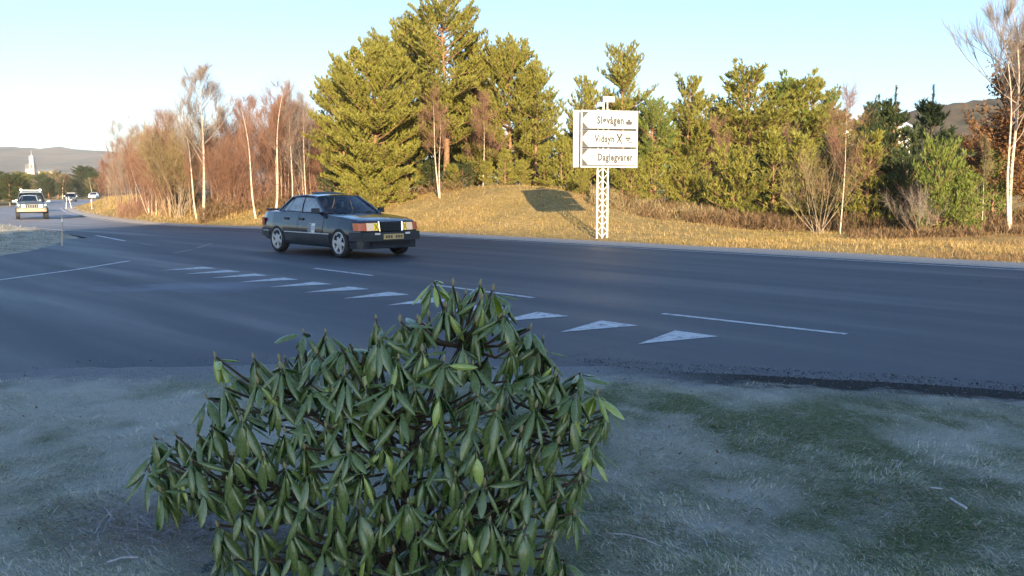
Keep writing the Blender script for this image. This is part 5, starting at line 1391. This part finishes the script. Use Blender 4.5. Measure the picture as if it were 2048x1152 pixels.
for y in (-.54, .54):
    mb = MB(); mb.lathe([(.001, .06), (.07, .05), (.075, -.03), (.001, -.04)], 10, 'x'); mb.v = [(x - .02, b_ + y, c + 1.84) for x, b_, c in mb.v]; mb.build('rack_lamp', M['lit_lamp'], suv)

HAT = dict(
    st=[(-2.05, .72, .40, .90, .0), (-1.98, .80, .32, .96, .01), (-1.3, .85, .26, .98, .01), (0, .86, .25, .95, .01), (.8, .85, .25, .93, .02), (1.4, .83, .27, .86, .035), (1.85, .77, .32, .76, .03), (1.98, .70, .38, .69, .01)],
    wheel=(.31, (-1.25, 1.27), .31, .20, .74), gap=.045, cabin=(-1.7, .6, .58, .4),
    gh=dict(Ab=(.86, .74, .935), At=(.05, .57, 1.40), Rt=(-1.45, .56, 1.38), Rb=(-1.92, .68, .98), crown=.05, arc=.04, bow=.14, side_rear=(-1.6, -1.35), pillar_b=-.35, side_glass=[(.7, -.31, .02, -.32), (-.39, -1.55, -.38, -1.30)]), mirror=(.58, .84, 1.0), mirror_mat=M['white_paint'])
HAT['wheels'] = wheel_meshes(.31, .2, 5)
def hatch(px, py, z, paint_, label, dirv, lamps=True, extra=None):
    g = gnd(px, py, z); r, syh, *_r = build_car('hatchback_car', HAT, paint_, label, 'oncoming cars on the far road', (g.x, g.y + 1.8, z + .004), face_dir(*dirv))
    for s in (-1, 1):
        mb = MB(); mb.prism([(1.80, s * .40), (1.975, s * .40), (1.90, s * .68), (1.76, s * .74)], .60, .72); mb.build('headlight', M['lit_lamp'] if lamps else M['lamp_lens'], r)
    mb = MB(); mb.prism([(1.6, -.80), (1.95, -.72), (2.04, -.3), (2.04, .3), (1.95, .72), (1.6, .80), (1.7, .5), (1.7, -.5)], .28, .50); mb.build('front_bumper', paint_, r)
    mb = MB(); mb.box(1.97, 2.0, -.35, .35, .53, .60); mb.build('grille', M['dark_void'], r)
    mb = MB(); mb.box(2.041, 2.05, -.26, .26, .36, .46); mb.build('number_plate', M['plate_white'], r)
    return r
hatch(36, 424, -0.295, M['white_paint'], 'pale car half hidden behind the silver off-road car', (0.42, -0.9))
k3 = hatch(131, 404.5, -0.2, M['black_paint'], 'distant dark car with a roof bar on the far bend', (0.40, -0.9))
mb = MB(); mb.tube([(-.4, -.6, 1.52), (-.4, .6, 1.52)], .05, 5); [mb.tube([(-.4, y, 1.42), (-.4, y, 1.52)], .03, 4) for y in (-.5, .5)]; mb.build('roof_bar', M['galvanised'], k3)
hatch(180, 397.5, 0.0, M['white_paint'], 'distant white car farthest along the bend beside the bank', (0.25, -0.95))

# ---------------------------------------------------------------- rhododendron
def leaf_mesh(name, L, W, curl, bend, pet=0.022):
    rows = [(0.0, -1), (1.0, -1), (0.12, 0), (0.34, 0), (0.58, 0), (0.82, 0), (1.0, 0)]
    V = []; C = []; x = z = 0.0; th = 0.15
    prev = 0
    for i, (t, k) in enumerate(rows):
        if k < 0: s = pet * t; hw = 0.0016
        else: s = pet + L * t; hw = W / 2 * max(0.05, math.sin(PI * min(1, 0.04 + t * 0.96) ** 1.08)) ** 0.62
        ds = s - prev; prev = s; x += math.cos(th) * ds; z += math.sin(th) * ds
        th = 0.15 - bend * (s / (pet + L)) ** 0.8
        for j in range(5):
            u = (j - 2) / 2; ph = u * curl
            yy = hw * math.sin(ph) / max(curl, .01); dz = -hw * (1 - math.cos(ph)) / max(curl, .01)
            if j == 2 and k == 0: dz -= hw * 0.10
            V.append((x - math.sin(th) * dz, yy, z + math.cos(th) * dz)); C.append((abs(u), t if k == 0 else 0.0, 1.0 if k < 0 else 0.0))
    F = [(i*5+j, i*5+j+1, (i+1)*5+j+1, (i+1)*5+j) for i in range(6) for j in range(4)]
    return np.array(V), np.array(F), np.array(C)
def rhodo_mat(name, c1, c2, c3, back, frost=0.35):
    m = mat(name, c1, 0.32, spec=0.9); t = NT(m); g = t.node('ShaderNodeNewGeometry'); oi = t.node('ShaderNodeObjectInfo')
    r = t.math('FRACT', t.math('ADD', g.outputs['Random Per Island'], t.math('MULTIPLY', oi.outputs['Random'], 3.7)))
    c = t.ramp(r, [(0.0, c1), (0.55, c2), (1.0, c3)])
    sp = t.node('ShaderNodeSeparateColor'); t.link(t.attr('col'), sp.inputs[0])
    n = t.noise(t.pos(), 55, 4, 0.6)
    c = t.mix(t.math('MULTIPLY', t.val(n, 0.45, 0.75), 0.35), c, (c3[0] * 1.3, c3[1] * 1.15, c3[2] * 1.6))
    c = t.mix(t.val(sp.outputs[0], 0.10, 0.0, 0, 0.75), c, (0.17, 0.20, 0.085))        # pale midrib
    c = t.mix(t.math('MULTIPLY', t.val(sp.outputs[0], 0.72, 1.0, 0, 1), t.val(n, 0.35, 0.65, 0, frost)), c, (0.42, 0.47, 0.50))   # rime on the rim
    c = t.mix(sp.outputs[2], c, (0.30, 0.25, 0.09))
    c = t.mix(g.outputs['Backfacing'], c, back)
    t.base(c); t.link(t.val(n, 0.3, 0.7, 0.18, 0.36), t.b.inputs['Roughness'])
    t.bump(t.noise(t.pos(), 130, 3, 0.5), 0.25, 0.003)
    tr = t.node('ShaderNodeBsdfTranslucent'); t.link(c, tr.inputs['Color'])
    mx = t.node('ShaderNodeMixShader'); mx.inputs[0].default_value = 0.12
    t.link(t.b.outputs[0], mx.inputs[1]); t.link(tr.outputs[0], mx.inputs[2]); t.link(mx.outputs[0], t.o.inputs['Surface'])
    return m
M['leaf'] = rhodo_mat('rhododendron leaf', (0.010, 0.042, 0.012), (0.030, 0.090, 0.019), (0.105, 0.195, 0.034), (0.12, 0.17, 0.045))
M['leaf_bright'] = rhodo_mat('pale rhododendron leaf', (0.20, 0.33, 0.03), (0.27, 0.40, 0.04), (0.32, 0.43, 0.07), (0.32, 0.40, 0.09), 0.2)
M['bud'] = mottled('flower bud', (0.22, 0.22, 0.10), (0.34, 0.27, 0.17), 60, 0.6)
M['bush_stem'] = mottled('bush stem', (0.045, 0.032, 0.022), (0.10, 0.07, 0.045), 30, 0.9)

rb = random.Random(77)
VAR = []
for i in range(9):
    L = 0.108 + 0.006 * (i % 4); VAR.append(leaf_mesh('leaf', L, 0.040 + 0.004 * (i % 3), [0.8, 1.1, 1.5, 1.8, 2.2][i % 5], [0.45, 0.75, 1.05][i % 3]))
LM = [np_mesh('leaf', V, F, C, True) for V, F, C in VAR]
LMB = [np_mesh('leaf', V, F, C, True) for V, F, C in VAR]
for me in LM: me.materials.append(M['leaf'])
for me in LMB: me.materials.append(M['leaf_bright'])
root_p = at(800, 900, 3.08); bush = empty('rhododendron_bush', (root_p.x, 3.08, float(lawn_z(root_p.x, 3.08)) - 0.02))
tag(bush, 'large rhododendron bush with drooping dark green leaves on the frosted lawn', 'bush')
OFF = Vector(bush.location)
TOP = [(285, 884), (300, 872), (345, 868), (405, 866), (416, 745), (450, 735), (500, 716), (560, 706), (600, 662), (650, 664), (700, 668), (730, 636), (760, 628), (800, 628), (835, 604), (850, 572), (880, 560), (920, 570), (960, 566), (1000, 578), (1015, 632), (1040, 656), (1075, 660), (1100, 694), (1120, 724), (1160, 752), (1200, 790), (1232, 806)]
BOT = [(285, 985), (432, 990), (440, 1235), (1135, 1235), (1150, 1040), (1180, 960), (1198, 850), (1232, 815)]
topy = lambda px: float(np.interp(px, [p[0] for p in TOP], [p[1] for p in TOP]))
boty = lambda px: float(np.interp(px, [p[0] for p in BOT], [p[1] for p in BOT]))
def depth(px, py):
    a = (px - 760) / 500; b = (py - 960) / 430
    return 3.02 - 0.52 * math.sqrt(max(0.0, 1 - a * a)) * math.sqrt(max(0.05, 1 - b * b))
WH = []
def layer(n, gap, dd, jit, top_off, only_top=None):
    pts = []
    for _ in range(n):
        px = rb.uniform(296, 1228); lo = topy(px) + top_off; hi = boty(px)
        if only_top: hi = min(hi, lo + only_top)
        if hi <= lo: continue
        py = rb.uniform(lo, hi)
        if all((px - a) ** 2 + ((py - b) * 1.0) ** 2 > gap * gap for a, b in pts):
            pts.append((px, py)); WH.append((px, py, depth(px, py) + dd + rb.uniform(-jit, jit)))
# named tips along the outline first, then the body in three layers
TIPS = [(432, 716, 2.86), (508, 718, 2.8), (560, 722, 2.75), (608, 668, 2.78), (652, 668, 2.74), (700, 690, 2.7), (752, 640, 2.76), (800, 645, 2.72), (835, 640, 2.74), (868, 566, 2.78), (905, 572, 2.84), (960, 572, 2.8), (985, 582, 2.86), (1000, 640, 2.72), (1060, 660, 2.76), (1085, 680, 2.8), (1110, 735, 2.75), (1160, 748, 2.84), (1192, 790, 2.8), (1140, 800, 2.7), (310, 878, 2.82), (352, 872, 2.76), (395, 870, 2.74), (300, 945, 2.85), (360, 960, 2.76), (420, 945, 2.7), (1180, 860, 2.84), (1165, 950, 2.84)]
WH += TIPS
layer(5200, 45, 0.0, 0.05, 30)
layer(2000, 56, 0.24, 0.06, 22)
layer(1200, 64, 0.48, 0.08, 16, 260)
BRIGHT = {0: 1.0, 4: 0.3, 5: 0.45, 9: 0.6, 10: 0.45, 14: 0.3, 16: 0.4, 18: 0.5, 19: 0.3}
leaves = []; buds = []
for wi, (px, py, d) in enumerate(WH):
    c = at(px, py, d)
    if c.z < 0.08: continue
    n = rb.choice([7, 8, 9, 9, 10, 11]); a0 = rb.uniform(0, 6.28); hang = rb.choice([0.6, 0.85, 1.0, 1.1, 1.2])
    tilt = Vector(((px - 760) / 500 * 0.35, (d - 3.05) * 0.5, 1)).normalized(); qt = Vector((0, 0, 1)).rotation_difference(tilt)
    for k in range(n):
        az = a0 + 2 * PI * k / n + rb.uniform(-0.28, 0.28); dr = min(1.48, hang + rb.uniform(-0.4, 0.3))
        if rb.random() < 0.10: dr = rb.uniform(-0.3, 0.4)
        v = rb.randrange(9); s = rb.uniform(0.56, 1.0)
        Mx = Matrix.Translation(c + tilt * rb.uniform(-0.02, 0.008)) @ qt.to_matrix().to_4x4() @ Matrix.Rotation(az, 4, 'Z') @ Matrix.Rotation(dr, 4, 'Y') @ Matrix.Rotation(rb.uniform(-0.5, 0.5), 4, 'X') @ Matrix.Diagonal((s, s, s, 1))
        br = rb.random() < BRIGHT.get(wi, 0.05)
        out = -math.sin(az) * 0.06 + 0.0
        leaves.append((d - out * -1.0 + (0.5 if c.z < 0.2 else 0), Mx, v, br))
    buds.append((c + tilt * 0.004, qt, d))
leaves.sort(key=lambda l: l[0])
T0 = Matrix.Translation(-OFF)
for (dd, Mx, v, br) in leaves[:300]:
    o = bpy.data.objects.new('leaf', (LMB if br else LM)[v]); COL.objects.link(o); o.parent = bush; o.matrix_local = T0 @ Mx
for br, nm, mt in ((False, 'leaves', M['leaf']), (True, 'pale_leaves', M['leaf_bright'])):
    Vs = []; Fs = []; Cs = []; b = 0
    for (dd, Mx, v, b_) in leaves[300:]:
        if b_ != br: continue
        A = np.array(T0 @ Mx); V, F, C = VAR[v]
        Vs.append(V @ A[:3, :3].T + A[:3, 3]); Fs.append(F + b); Cs.append(C); b += len(V)
    if Vs:
        o = link(nm, np_mesh(nm, np.concatenate(Vs), np.concatenate(Fs), np.concatenate(Cs), True), bush, mt); o['kind'] = 'stuff'
mb = MB(); mb.lathe([(0.001, -0.004), (0.005, 0.002), (0.0058, 0.009), (0.0035, 0.016), (0.0008, 0.022)], 6, 'z'); bud_me = mb.mesh('bud', 60); bud_me.materials.append(M['bud'])
for c, qt, d in buds:
    if rb.random() < 0.2: continue
    o = bpy.data.objects.new('bud', bud_me); COL.objects.link(o); o.parent = bush
    o.matrix_local = T0 @ (Matrix.Translation(c) @ qt.to_matrix().to_4x4() @ Matrix.Scale(rb.uniform(0.7, 1.25), 4))
# stems: a dozen limbs from the foot, each carrying the shoots nearest to it
tips = [Vector(b[0]) - OFF for b in buds]
cents = []
for k in range(14):
    cents.append(max(tips, key=lambda p: min([(p - c).length for c in cents] or [p.length])))
own = [[] for _ in cents]
for p in tips: own[min(range(len(cents)), key=lambda i: (cents[i] - p).length)].append(p)
for ci, ps in enumerate(own):
    cen = sum(ps, Vector()) / len(ps); st = Vector((rb.uniform(-.06, .06), rb.uniform(-.06, .06), -0.02)); mb = MB()
    ctl = Vector((cen.x * 0.35, cen.y * 0.35, cen.z * 0.62)); end = Vector((cen.x * 0.86, cen.y * 0.86 + 0.03, cen.z * 0.92)); path = []
    for i in range(8):
        f = i / 7; path.append(st * (1 - f) ** 2 + ctl * 2 * f * (1 - f) + end * f * f + Vector((rb.uniform(-.012, .012), rb.uniform(-.012, .012), 0)))
    mb.tube(path, [0.014 - 0.0012 * i for i in range(8)], 6)
    for p in ps:
        j = min(range(2, 8), key=lambda i: (path[i] - p).length + (0.3 if path[i].z > p.z else 0)); a = path[j]
        mid_ = a.lerp(p, 0.6) + Vector((rb.uniform(-.02, .02), rb.uniform(-.02, .02), -0.03)); mb.tube([a, mid_, p], [0.006, 0.0045, 0.0035], 4, False)
    mb.build('stem', M['bush_stem'], bush, 60)

# small things lying on the lawn
def on_lawn(px, py): v = gnd(px, py, 0.02); return (v.x, v.y, float(lawn_z(v.x, v.y)))
M['stick'] = mottled('frosted stick', (0.30, 0.30, 0.31), (0.44, 0.45, 0.48), 60, 0.8)
def stick(px, py, pts, r, label):
    x, y, z = on_lawn(px, py); mb = MB(); mb.tube(pts, r, 6); o = mb.build('stick', M['stick'], None, 60); o.location = (x, y, z + 0.018); tag(o, label, 'stick')
stick(1912, 1042, [(-.012, .035, .02), (0, 0, .012), (.016, -.045, .006)], 0.006, 'short grey stick poking out of the frosted grass at the right')
stick(1795, 945, [(-.03, -.04, .0), (.01, -.01, .015), (.02, .03, .012), (-.005, .06, .008)], 0.0022, 'thin curved pale straw lying on the grass at the right')
stick(1270, 1092, [(-.10, .06, .0), (-.03, .01, .014), (.03, -.02, .01), (.09, -.07, 0)], 0.0025, 'long pale stalk lying on the grass right of the bush')
stick(246, 1126, [(-.05, -.015, 0), (0, 0, .012), (.05, .02, .004)], 0.005, 'pale twig on the grass at the lower left of the bush')
x, y, z = on_lawn(1850, 1003); fl = link('fallen_leaf', LM[0].copy(), None, mat('fallen leaf', (0.36, 0.36, 0.33), 0.7)); fl.location = (x, y, z + .02); fl.scale = (.6, .6, .6); tag(fl, 'pale fallen leaf lying on the grass left of the grey stick', 'leaf')
# ---------------------------------------------------------------- cold morning air
mb = MB(); mb.box(-1900, 1900, -160, 2700, -3.0, 175.0)
m = bpy.data.materials.new('morning haze'); m.use_nodes = True; t = NT(m); t.n.remove(t.b)
vp = t.node('ShaderNodeVolumePrincipled'); vp.inputs['Color'].default_value = (0.86, 0.92, 1.0, 1); vp.inputs['Density'].default_value = 0.00022; vp.inputs['Anisotropy'].default_value = 0.0
t.link(vp.outputs[0], t.o.inputs['Volume'])
hz = mb.build('haze', m); tag(hz, 'thin cold morning haze over the road and the far hills', 'haze', kind='stuff')
